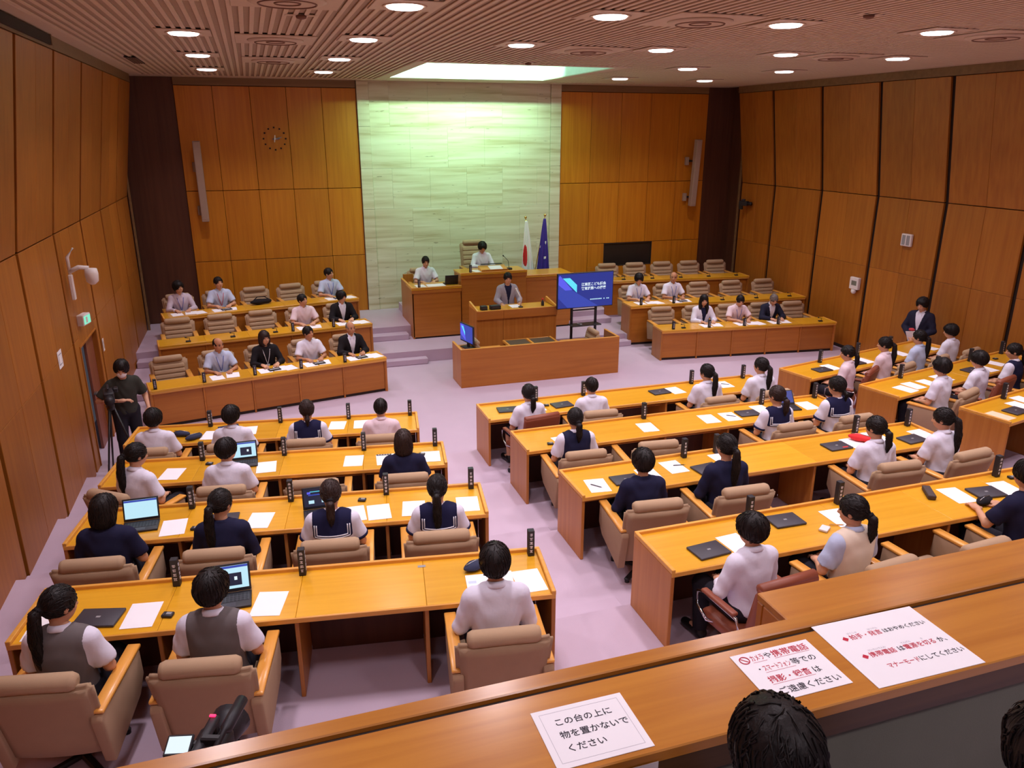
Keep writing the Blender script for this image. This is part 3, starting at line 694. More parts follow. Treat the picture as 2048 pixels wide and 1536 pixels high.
def np_mesh(parts, mats):                              # parts: list of (V, F, material index)
    Vs = []; Fs = []; mi = []; n = 0
    for V, Fq, m in parts: Vs.append(V); Fs += (np.asarray(Fq) + n).tolist(); mi += [m] * len(Fq); n += len(V)
    me = bpy.data.meshes.new('m'); me.from_pydata(np.concatenate(Vs).tolist(), [], Fs)
    for m in mats: me.materials.append(m)
    me.polygons.foreach_set('material_index', mi); me.shade_smooth(); me.update()
    return me
def ell_mesh(c, r, n=10, m=6):
    V = []; Fq = []
    for j in range(m + 1):
        ph = PI * j / m
        for i in range(n): th = 2 * PI * i / n; V.append((c[0] + r[0] * math.sin(ph) * math.cos(th), c[1] + r[1] * math.sin(ph) * math.sin(th), c[2] + r[2] * math.cos(ph)))
    for j in range(m):
        for i in range(n): Fq.append((j * n + i, (j + 1) * n + i, (j + 1) * n + (i + 1) % n, j * n + (i + 1) % n))
    return np.array(V), np.array(Fq)
def rotm(yaw=0, pitch=0, roll=0):                      # yaw about z (+ = to own left), pitch (+ = down)
    return np.array(Matrix.Rotation(yaw, 3, 'Z') @ Matrix.Rotation(-pitch, 3, 'X') @ Matrix.Rotation(roll, 3, 'Y'), F32)

plain('skin', srgb(214, 160, 128), 0.55, spec=0.3); plain('skin_tan', srgb(196, 138, 104), 0.55, spec=0.3)
plain('eye', srgb(30, 22, 20), 0.3); plain('lip', srgb(176, 96, 88), 0.5); plain('brow', srgb(36, 26, 24), 0.8)
def hair_mat(name, col):
    m, nt, p = base_mat(name); tc = nt.nodes.new('ShaderNodeTexCoord'); mp = nt.nodes.new('ShaderNodeMapping'); mp.inputs['Scale'].default_value = (150, 150, 14)
    nz = nt.nodes.new('ShaderNodeTexNoise'); nz.inputs['Scale'].default_value = 1.0; nt.links.new(tc.outputs['Object'], mp.inputs['Vector']); nt.links.new(mp.outputs[0], nz.inputs['Vector'])
    mx = nt.nodes.new('ShaderNodeMixRGB'); mx.inputs[1].default_value = tuple(c * 0.55 for c in col[:3]) + (1,); mx.inputs[2].default_value = tuple(c * 1.5 for c in col[:3]) + (1,)
    nt.links.new(nz.outputs['Fac'], mx.inputs[0]); nt.links.new(mx.outputs[0], p.inputs['Base Color']); p.inputs['Roughness'].default_value = 0.5; p.inputs['Specular IOR Level'].default_value = 0.3
    b = nt.nodes.new('ShaderNodeBump'); b.inputs['Strength'].default_value = 0.5; b.inputs['Distance'].default_value = 0.003; nt.links.new(nz.outputs['Fac'], b.inputs['Height']); nt.links.new(b.outputs[0], p.inputs['Normal'])
hair_mat('hair_black', srgb(30, 23, 22)); hair_mat('hair_brown', srgb(54, 38, 34)); hair_mat('hair_grey', srgb(122, 110, 104))
plain('shirt_white', srgb(234, 230, 246), 0.85, spec=0.2, vary=0.02, bump=0.9, bscale=16); plain('shirt_pink', srgb(238, 214, 222), 0.85, spec=0.2, vary=0.02, bump=0.9, bscale=16); plain('shirt_blue', srgb(196, 206, 234), 0.85, spec=0.2, vary=0.02, bump=0.9, bscale=16); plain('shirt_stripe', srgb(206, 190, 206), 0.85, spec=0.2)
plain('navy', srgb(34, 34, 62), 0.85, spec=0.2); plain('navy_blazer', srgb(36, 36, 56), 0.8, spec=0.2); plain('black_cloth', srgb(32, 28, 32), 0.85, spec=0.2); plain('grey_vest', srgb(112, 104, 104), 0.9, spec=0.15); plain('cream_vest', srgb(238, 220, 200), 0.9, spec=0.15)
plain('dark_green', srgb(58, 58, 52), 0.85, spec=0.2); plain('grey_jacket', srgb(170, 164, 178), 0.8, spec=0.2); plain('trouser_dark', srgb(38, 36, 44), 0.85, spec=0.2); plain('shoe_black', srgb(24, 22, 24), 0.4); plain('shoe_white', srgb(225, 220, 220), 0.6)
plain('sailor_navy', srgb(32, 32, 66), 0.85, spec=0.2); plain('stripe_white', srgb(240, 236, 244), 0.8); plain('blue_strap', srgb(90, 110, 200), 0.7); plain('red_strap', srgb(210, 60, 70), 0.7); plain('mask_white', srgb(245, 238, 240), 0.8)

# --- poses. Facing +y, hips above the origin
def pose(kind):
    p = {}
    if kind in ('lap', 'desk', 'read'):
        p['hip'] = v3(0, 0, 0.505); p['lean'] = {'lap': R(2), 'desk': R(7), 'read': R(16)}[kind]
        p['knee'] = [v3(s * 0.11, 0.40, 0.49) for s in (-1, 1)]; p['ank'] = [v3(s * 0.12, 0.37, 0.09) for s in (-1, 1)]; p['toe'] = [v3(s * 0.13, 0.52, 0.045) for s in (-1, 1)]
        if kind == 'lap':
            p['elb'] = [v3(s * 0.235, 0.035, 0.66) for s in (-1, 1)]; p['wri'] = [v3(s * 0.09, 0.225, 0.605) for s in (-1, 1)]; p['hf'] = [v3(-s * 0.5, 0.8, -0.1) for s in (-1, 1)]
        elif kind == 'desk':
            p['elb'] = [v3(s * 0.25, 0.14, 0.68) for s in (-1, 1)]; p['wri'] = [v3(s * 0.13, 0.34, 0.70) for s in (-1, 1)]; p['hf'] = [v3(-s * 0.35, 0.9, 0) for s in (-1, 1)]
        else:
            p['elb'] = [v3(s * 0.26, 0.22, 0.69) for s in (-1, 1)]; p['wri'] = [v3(s * 0.12, 0.40, 0.70) for s in (-1, 1)]; p['hf'] = [v3(-s * 0.35, 0.9, 0) for s in (-1, 1)]
    else:
        p['hip'] = v3(0, 0, 0.87); p['lean'] = {'podium': R(8), 'clasp': R(3), 'camera': R(10)}[kind]
        p['knee'] = [v3(s * 0.10, 0.02, 0.47) for s in (-1, 1)]; p['ank'] = [v3(s * 0.11, -0.01, 0.09) for s in (-1, 1)]; p['toe'] = [v3(s * 0.13, 0.15, 0.045) for s in (-1, 1)]
        if kind == 'podium':
            p['elb'] = [v3(s * 0.26, 0.10, 1.03) for s in (-1, 1)]; p['wri'] = [v3(s * 0.20, 0.30, 0.97) for s in (-1, 1)]; p['hf'] = [v3(-s * 0.2, 0.95, -0.1) for s in (-1, 1)]
        elif kind == 'clasp':
            p['elb'] = [v3(s * 0.25, 0.03, 1.03) for s in (-1, 1)]; p['wri'] = [v3(s * 0.07, 0.21, 0.90) for s in (-1, 1)]; p['hf'] = [v3(-s * 0.7, 0.5, -0.3) for s in (-1, 1)]
        else:
            p['elb'] = [v3(-0.27, 0.02, 1.02), v3(0.33, 0.02, 1.06)]; p['wri'] = [v3(-0.24, 0.20, 0.88), v3(0.11, 0.22, 1.07)]; p['hf'] = [v3(0.1, 0.7, -0.7), v3(-0.9, 0.3, 0)]
    p['Rt'] = np.array(Matrix.Rotation(-p['lean'], 3, 'X'), F32)
    p['tp'] = lambda q, p=p: (p['Rt'] @ np.asarray(q, F32)) + p['hip']
    p['sho'] = [p['tp']((s * 0.165, -0.02, 0.395)) for s in (-1, 1)]
    p['kind'] = kind
    return p
POSES = {k: pose(k) for k in ('lap', 'desk', 'read', 'podium', 'clasp', 'camera')}
def torso_sdf(P, p, inf=0.0):
    L = (P - p['hip']) @ p['Rt']
    d = ellip(L, (0, -0.005, 0.13), (0.145 + inf, 0.105 + inf, 0.18 + inf))
    d = smin(d, ellip(L, (0, -0.015, 0.30), (0.168 + inf, 0.112 + inf, 0.16 + inf)), 0.06)
    d = smin(d, capsule(L, (-0.135, -0.02, 0.402), (0.135, -0.02, 0.402), 0.058 + inf, 0.058 + inf), 0.05)
    d = smin(d, capsule(L, (-0.05, -0.025, 0.425), (0.05, -0.025, 0.425), 0.05 + inf, 0.05 + inf), 0.05)
    d = smin(d, ellip(L, (0, -0.005, -0.01), (0.168 + inf, 0.125 + inf, 0.105 + inf)), 0.06)
    return d, L
def bbox(p, up=1.0):
    pts = np.array(p['sho'] + p['elb'] + p['wri'] + p['toe'] + p['ank'] + [p['tp']((0, 0, 0.55))])
    lo = pts.min(0) - 0.16; hi = pts.max(0) + 0.13; lo[1] = min(lo[1], -0.22); lo[2] = max(lo[2], -0.02); return lo, hi
_bodyc = {}
def body_vf(kind):
    if kind in _bodyc: return _bodyc[kind]
    p = POSES[kind]
    def f(P):
        d, L = torso_sdf(P, p, -0.006)
        d = smin(d, capsule(L, (0, -0.02, 0.42), (0, 0.004, 0.545), 0.052, 0.046), 0.03)
        for s in (0, 1):
            d = smin(d, capsule(P, p['sho'][s], p['elb'][s], 0.050, 0.038), 0.03)
            d = smin(d, capsule(P, p['elb'][s], p['wri'][s], 0.038, 0.024), 0.012)
            h = p['hip'] + v3((-1, 1)[s] * 0.085, 0, -0.02)
            d = smin(d, capsule(P, h, p['knee'][s], 0.082, 0.055), 0.04)
            d = smin(d, capsule(P, p['knee'][s], p['ank'][s], 0.055, 0.036), 0.02)
            d = smin(d, capsule(P, p['ank'][s], p['toe'][s], 0.036, 0.03), 0.02)
        return d
    lo, hi = bbox(p)
    _bodyc[kind] = surfnet(f, lo, hi, 0.0165)
    return _bodyc[kind]
def head_sdf(P):
    d = ellip(P, (0, 0.0, 0.125), (0.074, 0.092, 0.102))
    d = smin(d, ellip(P, (0, 0.028, 0.058), (0.056, 0.058, 0.062)), 0.04)
    d = smin(d, capsule(P, (0, 0.086, 0.118), (0, 0.102, 0.083), 0.008, 0.013), 0.014)
    for s in (-1, 1):
        d = smin(d, ellip(P, (s * 0.077, 0.0, 0.10), (0.010, 0.020, 0.030)), 0.008)
        d = smax(d, -ellip(P, (s * 0.032, 0.096, 0.117), (0.017, 0.012, 0.010)), 0.012)
        d = smin(d, ellip(P, (s * 0.036, 0.062, 0.085), (0.022, 0.02, 0.02)), 0.02)
    d = smin(d, ellip(P, (0, 0.082, 0.046), (0.022, 0.010, 0.008)), 0.01)
    d = smin(d, capsule(P, (0, -0.015, 0.06), (0, -0.012, -0.03), 0.048, 0.046), 0.03)
    return d
HEAD = surfnet(head_sdf, (-0.11, -0.12, -0.06), (0.11, 0.14, 0.25), 0.0075)
FACE = [ell_mesh((s * 0.032, 0.083, 0.117), (0.015, 0.008, 0.0065)) + (1,) for s in (-1, 1)] + [ell_mesh((s * 0.033, 0.083, 0.139), (0.020, 0.008, 0.0035)) + (3,) for s in (-1, 1)] + [ell_mesh((0, 0.088, 0.046), (0.021, 0.006, 0.0045)) + (2,)]
def hand_sdf(P):
    d = ellip(P, (0, 0.045, 0), (0.041, 0.054, 0.015)); d = smin(d, capsule(P, (0, -0.02, 0), (0, 0.03, 0), 0.024, 0.026), 0.02)
    for i, (x, l) in enumerate(((-0.029, 0.064), (-0.010, 0.076), (0.010, 0.070), (0.029, 0.054))):
        a = (x, 0.085, 0.0); b = (x * 1.15, 0.085 + l * 0.55, -0.008); c = (x * 1.2, 0.085 + l * 0.9, -0.032)
        d = smin(d, chain(P, [a, b, c], [0.0095, 0.009, 0.0075]), 0.005)
    d = smin(d, chain(P, [(-0.03, 0.015, -0.004), (-0.058, 0.048, -0.012), (-0.060, 0.082, -0.02)], [0.014, 0.011, 0.008]), 0.008)
    return d
HAND = surfnet(hand_sdf, (-0.085, -0.055, -0.055), (0.06, 0.18, 0.035), 0.0058)
def hand_at(p, s):
    V, Fq = HAND; V = V.copy(); sg = (-1, 1)[s]
    if sg < 0: V[:, 0] *= -1; Fq = Fq[:, ::-1]
    f = p['hf'][s] / np.linalg.norm(p['hf'][s]); up = v3(0, 0, 1); x = np.cross(f, up); x /= np.linalg.norm(x); z = np.cross(x, f)
    return V @ np.stack([x, f, z]) + p['wri'][s], Fq, 0
_pm = {}
def body_mesh(kind, yaw, pitch, skin):
    key = ('b', kind, round(yaw, 2), round(pitch, 2), skin)
    if key in _pm: return _pm[key]
    p = POSES[kind]; V, Fq = body_vf(kind)
    parts = [(V, Fq, 0), hand_at(p, 0), hand_at(p, 1)]
    Rh = p['Rt'] @ rotm(yaw, pitch + p['lean'] * -0.6); o = p['tp']((0, 0.002, 0.515))
    for hv, hf, m in [HEAD + (0,)] + FACE: parts.append((hv @ Rh.T + o, hf, m))
    _pm[key] = np_mesh(parts, [M[skin], M['eye'], M['lip'], M['brow']])
    return _pm[key]
def head_tf(kind, yaw, pitch):
    p = POSES[kind]; Rh = p['Rt'] @ rotm(yaw, pitch + p['lean'] * -0.6); o = p['tp']((0, 0.002, 0.515))
    return Vector(o.tolist()), Matrix(Rh.tolist()).to_euler()
def locks(f, V, style):                                  # tapered locks combed over the surface of the hair volume
    rg = np.random.default_rng(len(style) * 7 + 3)
    n = 460 if style not in ('thin', 'crop') else 260
    P = V[rg.choice(len(V), n)].astype(F32); e = 0.004; steps = 6 if style not in ('bob', 'long', 'ponylong') else 8
    def grad(P):
        g = np.stack([f(P + v3(*[e if i == k else 0 for i in range(3)])) - f(P - v3(*[e if i == k else 0 for i in range(3)])) for k in range(3)], 1)
        return g / np.maximum(np.linalg.norm(g, axis=1, keepdims=True), 1e-6)
    jit = rg.normal(0, 0.28, (n, 3)).astype(F32); rise = rg.uniform(0.0005, 0.0065 if style == 'fluffy' else 0.0035, n).astype(F32)
    path = []
    for k in range(steps):
        g = grad(P); P = P - g * f(P)[:, None]
        path.append(P + g * (0.0005 + rise * k / steps)[:, None])
        if style in ('short', 'fluffy', 'crop', 'thin', 'cap'): d = P - v3(0.01, -0.03, 0.25) + v3(0, 0, -0.02)
        elif style in ('bob', 'long'): d = np.tile(v3(0, 0, -1), (n, 1)) + 0.5 * (P - v3(0, -0.02, 0.24))
        else: d = np.where((P[:, 2:3] < 0.09) & (P[:, 1:2] < -0.11), v3(0, 0, -0.1), v3(0, -0.12, 0.11) - P)
        d = d / np.maximum(np.linalg.norm(d, axis=1, keepdims=True), 1e-6) + jit
        d = d - g * (d * g).sum(1, keepdims=True); d = d / np.maximum(np.linalg.norm(d, axis=1, keepdims=True), 1e-6)
        P = P + d * 0.0115
    path = np.stack(path, 1); r0 = rg.uniform(0.0022, 0.0046, n)
    VV = []; FF = []; m = 4
    for i in range(n):
        base = len(VV)
        for k in range(steps):
            a = path[i, min(k + 1, steps - 1)] - path[i, max(k - 1, 0)]; a = a / max(np.linalg.norm(a), 1e-6)
            b = np.cross(a, (0.3, 0.5, 0.8)); b /= max(np.linalg.norm(b), 1e-6); c = np.cross(a, b); r = r0[i] * (1 - 0.85 * (k / (steps - 1)) ** 1.5)
            for q in range(m): t = 2 * PI * q / m; VV.append(path[i, k] + (b * math.cos(t) + c * math.sin(t)) * r)
        for k in range(steps - 1):
            for q in range(m): FF.append((base + k * m + q, base + k * m + (q + 1) % m, base + (k + 1) * m + (q + 1) % m, base + (k + 1) * m + q))
    return np.array(VV), np.array(FF)
def hair_mesh(style, mat):
    key = ('h', style, mat)
    if key in _pm: return _pm[key]
    tail = None
    def strands(P): return 0.0022 * np.sin(34 * np.arctan2(P[:, 0], P[:, 1] + 0.01) + 3 * np.sin(20 * P[:, 2]))
    def f(P):
        x, y, z = P[:, 0], P[:, 1], P[:, 2]
        big = {'short': 0.008, 'crop': -0.003, 'pony': 0.0, 'ponylong': 0.0, 'bun': -0.002, 'bob': 0.004, 'long': 0.004, 'thin': -0.010, 'fluffy': 0.014, 'side': 0.002, 'cap': 0.0}[style]
        d = ellip(P, (0, -0.008, 0.132), (0.088 + big, 0.108 + big, 0.108 + big)) + strands(P)
        face = ellip(P, (0, 0.125, 0.055), (0.074, 0.085, 0.118 if style in ('bun', 'thin', 'crop') else 0.100))
        face = face + 0.006 * np.sin(95 * x + 2) + 0.004 * np.sin(210 * x)
        d = smax(d, -face, 0.006)
        if style in ('short', 'fluffy', 'crop', 'cap'): d = smax(d, -(z - (0.062 + 0.42 * y + 0.007 * np.sin(70 * np.arctan2(x, y) * 0.5))), 0.008)
        elif style in ('pony', 'ponylong', 'bun', 'side'): d = smax(d, -(z - (0.062 + 0.25 * y)), 0.012)
        elif style == 'thin': d = smax(smax(d, -(z - (0.085 + 0.35 * y)), 0.01), z - (0.165 - 0.8 * np.maximum(y, -0.06)), 0.01)
        if style == 'pony':
            d = smin(d, chain(P, [(0, -0.10, 0.10), (0, -0.145, 0.06), (0, -0.145, -0.05), (0.0, -0.12, -0.13)], [0.022, 0.034, 0.032, 0.012]) + strands(P) * 0.6, 0.018)
        if style == 'ponylong':
            d = smin(d, chain(P, [(0, -0.10, 0.13), (0, -0.150, 0.09), (0, -0.150, -0.06), (0.0, -0.125, -0.20), (0, -0.12, -0.27)], [0.022, 0.034, 0.038, 0.034, 0.012]) + strands(P) * 0.6, 0.018)
        if style == 'side':
            d = smin(d, chain(P, [(0, -0.09, 0.06), (0, -0.13, 0.02), (0, -0.115, -0.06)], [0.02, 0.028, 0.010]), 0.015)
        if style == 'bun': d = smin(d, ellip(P, (0, -0.115, 0.15), (0.035, 0.03, 0.035)), 0.015)
        if style in ('bob', 'long'):
            b = ellip(P, (0, -0.022, 0.055), (0.100, 0.100, 0.150)) + strands(P); b = smax(b, -ellip(P, (0, 0.115, 0.05), (0.070, 0.100, 0.115)), 0.015); b = smax(b, -(z + 0.035), 0.02)
            d = smin(d, b, 0.02)
        if style == 'long':
            for s in (-1, 1): d = smin(d, chain(P, [(s * 0.075, 0.01, 0.06), (s * 0.085, 0.05, -0.06), (s * 0.075, 0.085, -0.17)], [0.03, 0.032, 0.014]), 0.02)
            d = smin(d, capsule(P, (0, -0.08, 0.0), (0, -0.09, -0.16), 0.07, 0.05), 0.03)
        if style == 'fluffy': d = smin(d, ellip(P, (0, 0.055, 0.168), (0.078, 0.052, 0.040)) + strands(P), 0.02)
        return d
    V, Fq = surfnet(f, (-0.14, -0.22, -0.30), (0.14, 0.16, 0.27), 0.0095)
    _pm[key] = np_mesh([(V, Fq, 0), locks(f, V, style) + (0,)], [M[mat]])
    return _pm[key]
def wr(P): return 0.0035 * np.sin(38 * P[:, 2] + 9 * np.sin(11 * P[:, 0] + 2)) * np.sin(17 * P[:, 0] + 5 * P[:, 1])
def cloth_mesh(kind, part, mat):
    key = ('c', kind, part, mat)
    if key in _pm: return _pm[key]
    p = POSES[kind]; seated = kind in ('lap', 'desk', 'read')
    def sleeve(P, d, t_end, inf, long):
        for s in (0, 1):
            a, b = p['sho'][s], p['elb'][s]; L = np.linalg.norm(b - a); u = (b - a) / L
            if long:
                e = capsule(P, a, b, 0.060 + inf, 0.052 + inf)
                w = p['wri'][s]; u2 = (w - b) / np.linalg.norm(w - b)
                g = smax(capsule(P, b, w, 0.050 + inf, 0.038 + inf), (P - w) @ u2 + 0.02, 0.006)
                e = smin(e, g, 0.015)
            else:
                e = smax(capsule(P, a, b, 0.064 + inf, 0.074 + inf), (P - a) @ u - L * t_end, 0.008)
            d = smin(d, e + wr(P), 0.03)
        return d
    def f(P):
        if part in ('shirt', 'longshirt', 'jacket', 'suitshirt'):
            inf = {'shirt': 0.012, 'longshirt': 0.012, 'jacket': 0.021, 'suitshirt': 0.008}[part]
            d, L = torso_sdf(P, p, inf)
            d = d + wr(P)
            if part == 'shirt': d = sleeve(P, d, 0.80, 0.0, False)
            if part in ('longshirt', 'jacket'): d = sleeve(P, d, 1.0, 0.010 if part == 'jacket' else 0.002, True)
            d = smax(d, -(L[:, 2] + (0.09 if part == 'jacket' else 0.03)), 0.008)
            if part != 'jacket':
                th = np.sqrt(L[:, 0] ** 2 + (L[:, 1] + 0.012) ** 2)
                col = np.sqrt((th - 0.058) ** 2 + (np.maximum(np.abs(L[:, 2] - (0.470 - 0.25 * (L[:, 1] + 0.02))) - 0.012, 0)) ** 2) - 0.010
                d = smin(d, col, 0.008)
                d = smax(d, -capsule(L, (0, -0.015, 0.44), (0, 0.02, 0.56), 0.046, 0.046), 0.004)
            else:
                d = smax(d, -capsule(L, (0, -0.012, 0.45), (0, 0.0, 0.56), 0.062, 0.07), 0.006)
                wedge = np.maximum(np.abs(L[:, 0]) - (0.012 + 0.22 * np.maximum(L[:, 2] - 0.16, 0)), 0.03 - L[:, 1])
                d = smax(d, -wedge, 0.008)
            return d
        if part == 'vest':
            d, L = torso_sdf(P, p, 0.021)
            d = d + 0.5 * wr(P)
            d = smax(d, np.abs(L[:, 0]) - (0.158 + 0.25 * np.maximum(0.24 - L[:, 2], 0)), 0.012)
            d = smax(d, -(L[:, 2] + 0.01), 0.006)
            wedge = np.maximum(np.abs(L[:, 0]) - (0.005 + 0.42 * np.maximum(L[:, 2] - 0.24, 0)), 0.03 - L[:, 1])
            d = smax(d, -wedge, 0.008)
            return smax(d, -capsule(L, (0, -0.012, 0.45), (0, 0.0, 0.56), 0.060, 0.072), 0.006)
        if part == 'sailor_collar':
            d, L = torso_sdf(P, p, 0.022)
            bck = smax(smax(np.abs(L[:, 0]) - 0.166, -(L[:, 2] - 0.262), 0.006), L[:, 1] + 0.0, 0.006)
            frn = np.maximum(np.maximum(np.abs(np.abs(L[:, 0]) - (0.075 + 0.2 * (L[:, 2] - 0.3))) - 0.035, -(L[:, 2] - 0.28)), -L[:, 1])
            d = smax(d, np.minimum(bck, frn), 0.006)
            d0, _ = torso_sdf(P, p, -0.03); d = smax(d, -d0, 0.003)
            return smax(d, -capsule(L, (0, -0.012, 0.45), (0, 0.0, 0.56), 0.056, 0.066), 0.006)
        if part in ('trousers', 'skirt'):
            d, L = torso_sdf(P, p, 0.010); d = smax(d, L[:, 2] - 0.05, 0.01)
            k = 0.03 if part == 'trousers' else 0.10
            for s in (0, 1):
                h = p['hip'] + v3((-1, 1)[s] * 0.085, 0, -0.02)
                e = capsule(P, h, p['knee'][s], 0.098, 0.076)
                if part == 'trousers':
                    w = p['ank'][s]; u2 = (w - p['knee'][s]); u2 = u2 / np.linalg.norm(u2)
                    e = smin(e, smax(capsule(P, p['knee'][s], w, 0.074, 0.056), (P - w) @ u2 - 0.0, 0.006), 0.02)
                d = smin(d, e, k)
            return d
        if part in ('shoe0', 'shoe1'):
            d = np.full(len(P), 9.0, F32)
            for s in (int(part[-1]),):
                e = smin(capsule(P, p['ank'][s] + v3(0, -0.02, -0.035), p['toe'][s] + v3(0, 0.02, 0), 0.045, 0.040), capsule(P, p['ank'][s] + v3(0, -0.02, -0.03), p['ank'][s] + v3(0, 0, 0.0), 0.044, 0.046), 0.02)
                d = np.minimum(d, smax(e, -(P[:, 2] - 0.0), 0.004))
            return d
    lo, hi = bbox(p)
    if part in ('shirt', 'longshirt', 'jacket', 'suitshirt', 'vest', 'sailor_collar'): lo[2] = p['hip'][2] - 0.14
    if part in ('trousers', 'skirt', 'shoe0', 'shoe1'): hi[2] = p['hip'][2] + 0.12; lo[0] = -0.3; hi[0] = 0.3
    if part[:4] == 'shoe': hi[2] = 0.2
    hh = 0.0125 if part in ('sailor_collar', 'vest') else 0.0145
    V, Fq = surfnet(f, lo, hi, hh)
    _pm[key] = np_mesh([(V, Fq, 0)], [M[mat]])
    return _pm[key]
def surf_y(p, x, z, inf, sign):                        # torso-local point on the surface (sign -1 back, +1 front)
    ys = np.linspace(sign * 0.24, 0, 160).astype(F32)
    L = np.stack([np.full(160, x), ys, np.full(160, z)], 1).astype(F32)
    d, _ = torso_sdf(L @ p['Rt'].T + p['hip'], p, inf)
    k = np.argmax(d < 0); return float(ys[k])
def ribbon(kind, pts2, inf, sign, r, mat, key):
    k = ('r', kind, key, mat)
    if k in _pm: return _pm[k]
    p = POSES[kind]; pts = []
    for (x0, z0), (x1, z1) in zip(pts2[:-1], pts2[1:]):
        n = max(2, int(math.hypot(x1 - x0, z1 - z0) / 0.02))
        for i in range(n + (1 if (x1, z1) == pts2[-1] else 0)):
            x = lerp(x0, x1, i / n); z = lerp(z0, z1, i / n)
            pts.append(p['tp']((x, surf_y(p, x, z, inf, sign), z)).tolist())
    me = tube_me(pts, r, 6); me.materials.append(M[mat]); _pm[k] = me
    return me
OUTFITS = {
 'white': [('shirt', 'shirt', 'shirt_white')], 'pink': [('shirt', 'shirt', 'shirt_pink')], 'blue': [('shirt', 'shirt', 'shirt_blue')], 'longwhite': [('shirt', 'longshirt', 'shirt_white')], 'longpink': [('shirt', 'longshirt', 'shirt_pink')],
 'stripe': [('shirt', 'longshirt', 'shirt_stripe')], 'navy': [('top', 'shirt', 'navy')], 'navylong': [('top', 'longshirt', 'navy')], 'greyvest': [('shirt', 'shirt', 'shirt_white'), ('vest', 'vest', 'grey_vest')],
 'creamvest': [('shirt', 'shirt', 'shirt_blue'), ('vest', 'vest', 'cream_vest')], 'navyvest': [('shirt', 'shirt', 'shirt_white'), ('vest', 'vest', 'navy')], 'sailor': [('blouse', 'shirt', 'shirt_white'), ('sailor_collar', 'sailor_collar', 'sailor_navy')],
 'suit': [('shirt', 'suitshirt', 'shirt_white'), ('jacket', 'jacket', 'navy_blazer')], 'blacksuit': [('shirt', 'suitshirt', 'shirt_white'), ('jacket', 'jacket', 'black_cloth')], 'blacktop': [('top', 'longshirt', 'black_cloth')], 'greyjacket': [('blouse', 'suitshirt', 'navy'), ('jacket', 'jacket', 'grey_jacket')],
 'palejacket': [('top', 'suitshirt', 'navy'), ('jacket', 'jacket', 'shirt_white')], 'tee': [('shirt', 'shirt', 'dark_green')]}
def collar_mesh(kind, mat):
    key = ('col', kind, mat)
    if key in _pm: return _pm[key]
    p = POSES[kind]; V = []; Fq = []; n = 28
    for i in range(n + 1):
        a = R(112) + R(316) * i / n                       # open at the front
        for (r, z, k) in ((0.052, 0.502, 0), (0.057, 0.508, 0), (0.080, 0.470, 1), (0.076, 0.462, 1)):
            tip = 0.030 * max(0, math.sin(a)) ** 3 if k else 0.0
            x, y = r * math.cos(a), (r + tip * 0.8) * math.sin(a) - 0.012
            V.append(p['tp']((x, y, z - 0.30 * (y + 0.012) - tip)))
    for i in range(n):
        for q in range(4): Fq.append((i * 4 + q, i * 4 + (q + 1) % 4, (i + 1) * 4 + (q + 1) % 4, (i + 1) * 4 + q))
    Fq.append((3, 2, 1, 0)); Fq.append(tuple(n * 4 + q for q in range(4)))
    me = bpy.data.meshes.new('m'); me.from_pydata(np.array(V).tolist(), [], Fq); me.materials.append(M[mat]); me.shade_smooth(); me.update(); _pm[key] = me
    return me
PCOUNT = [0]
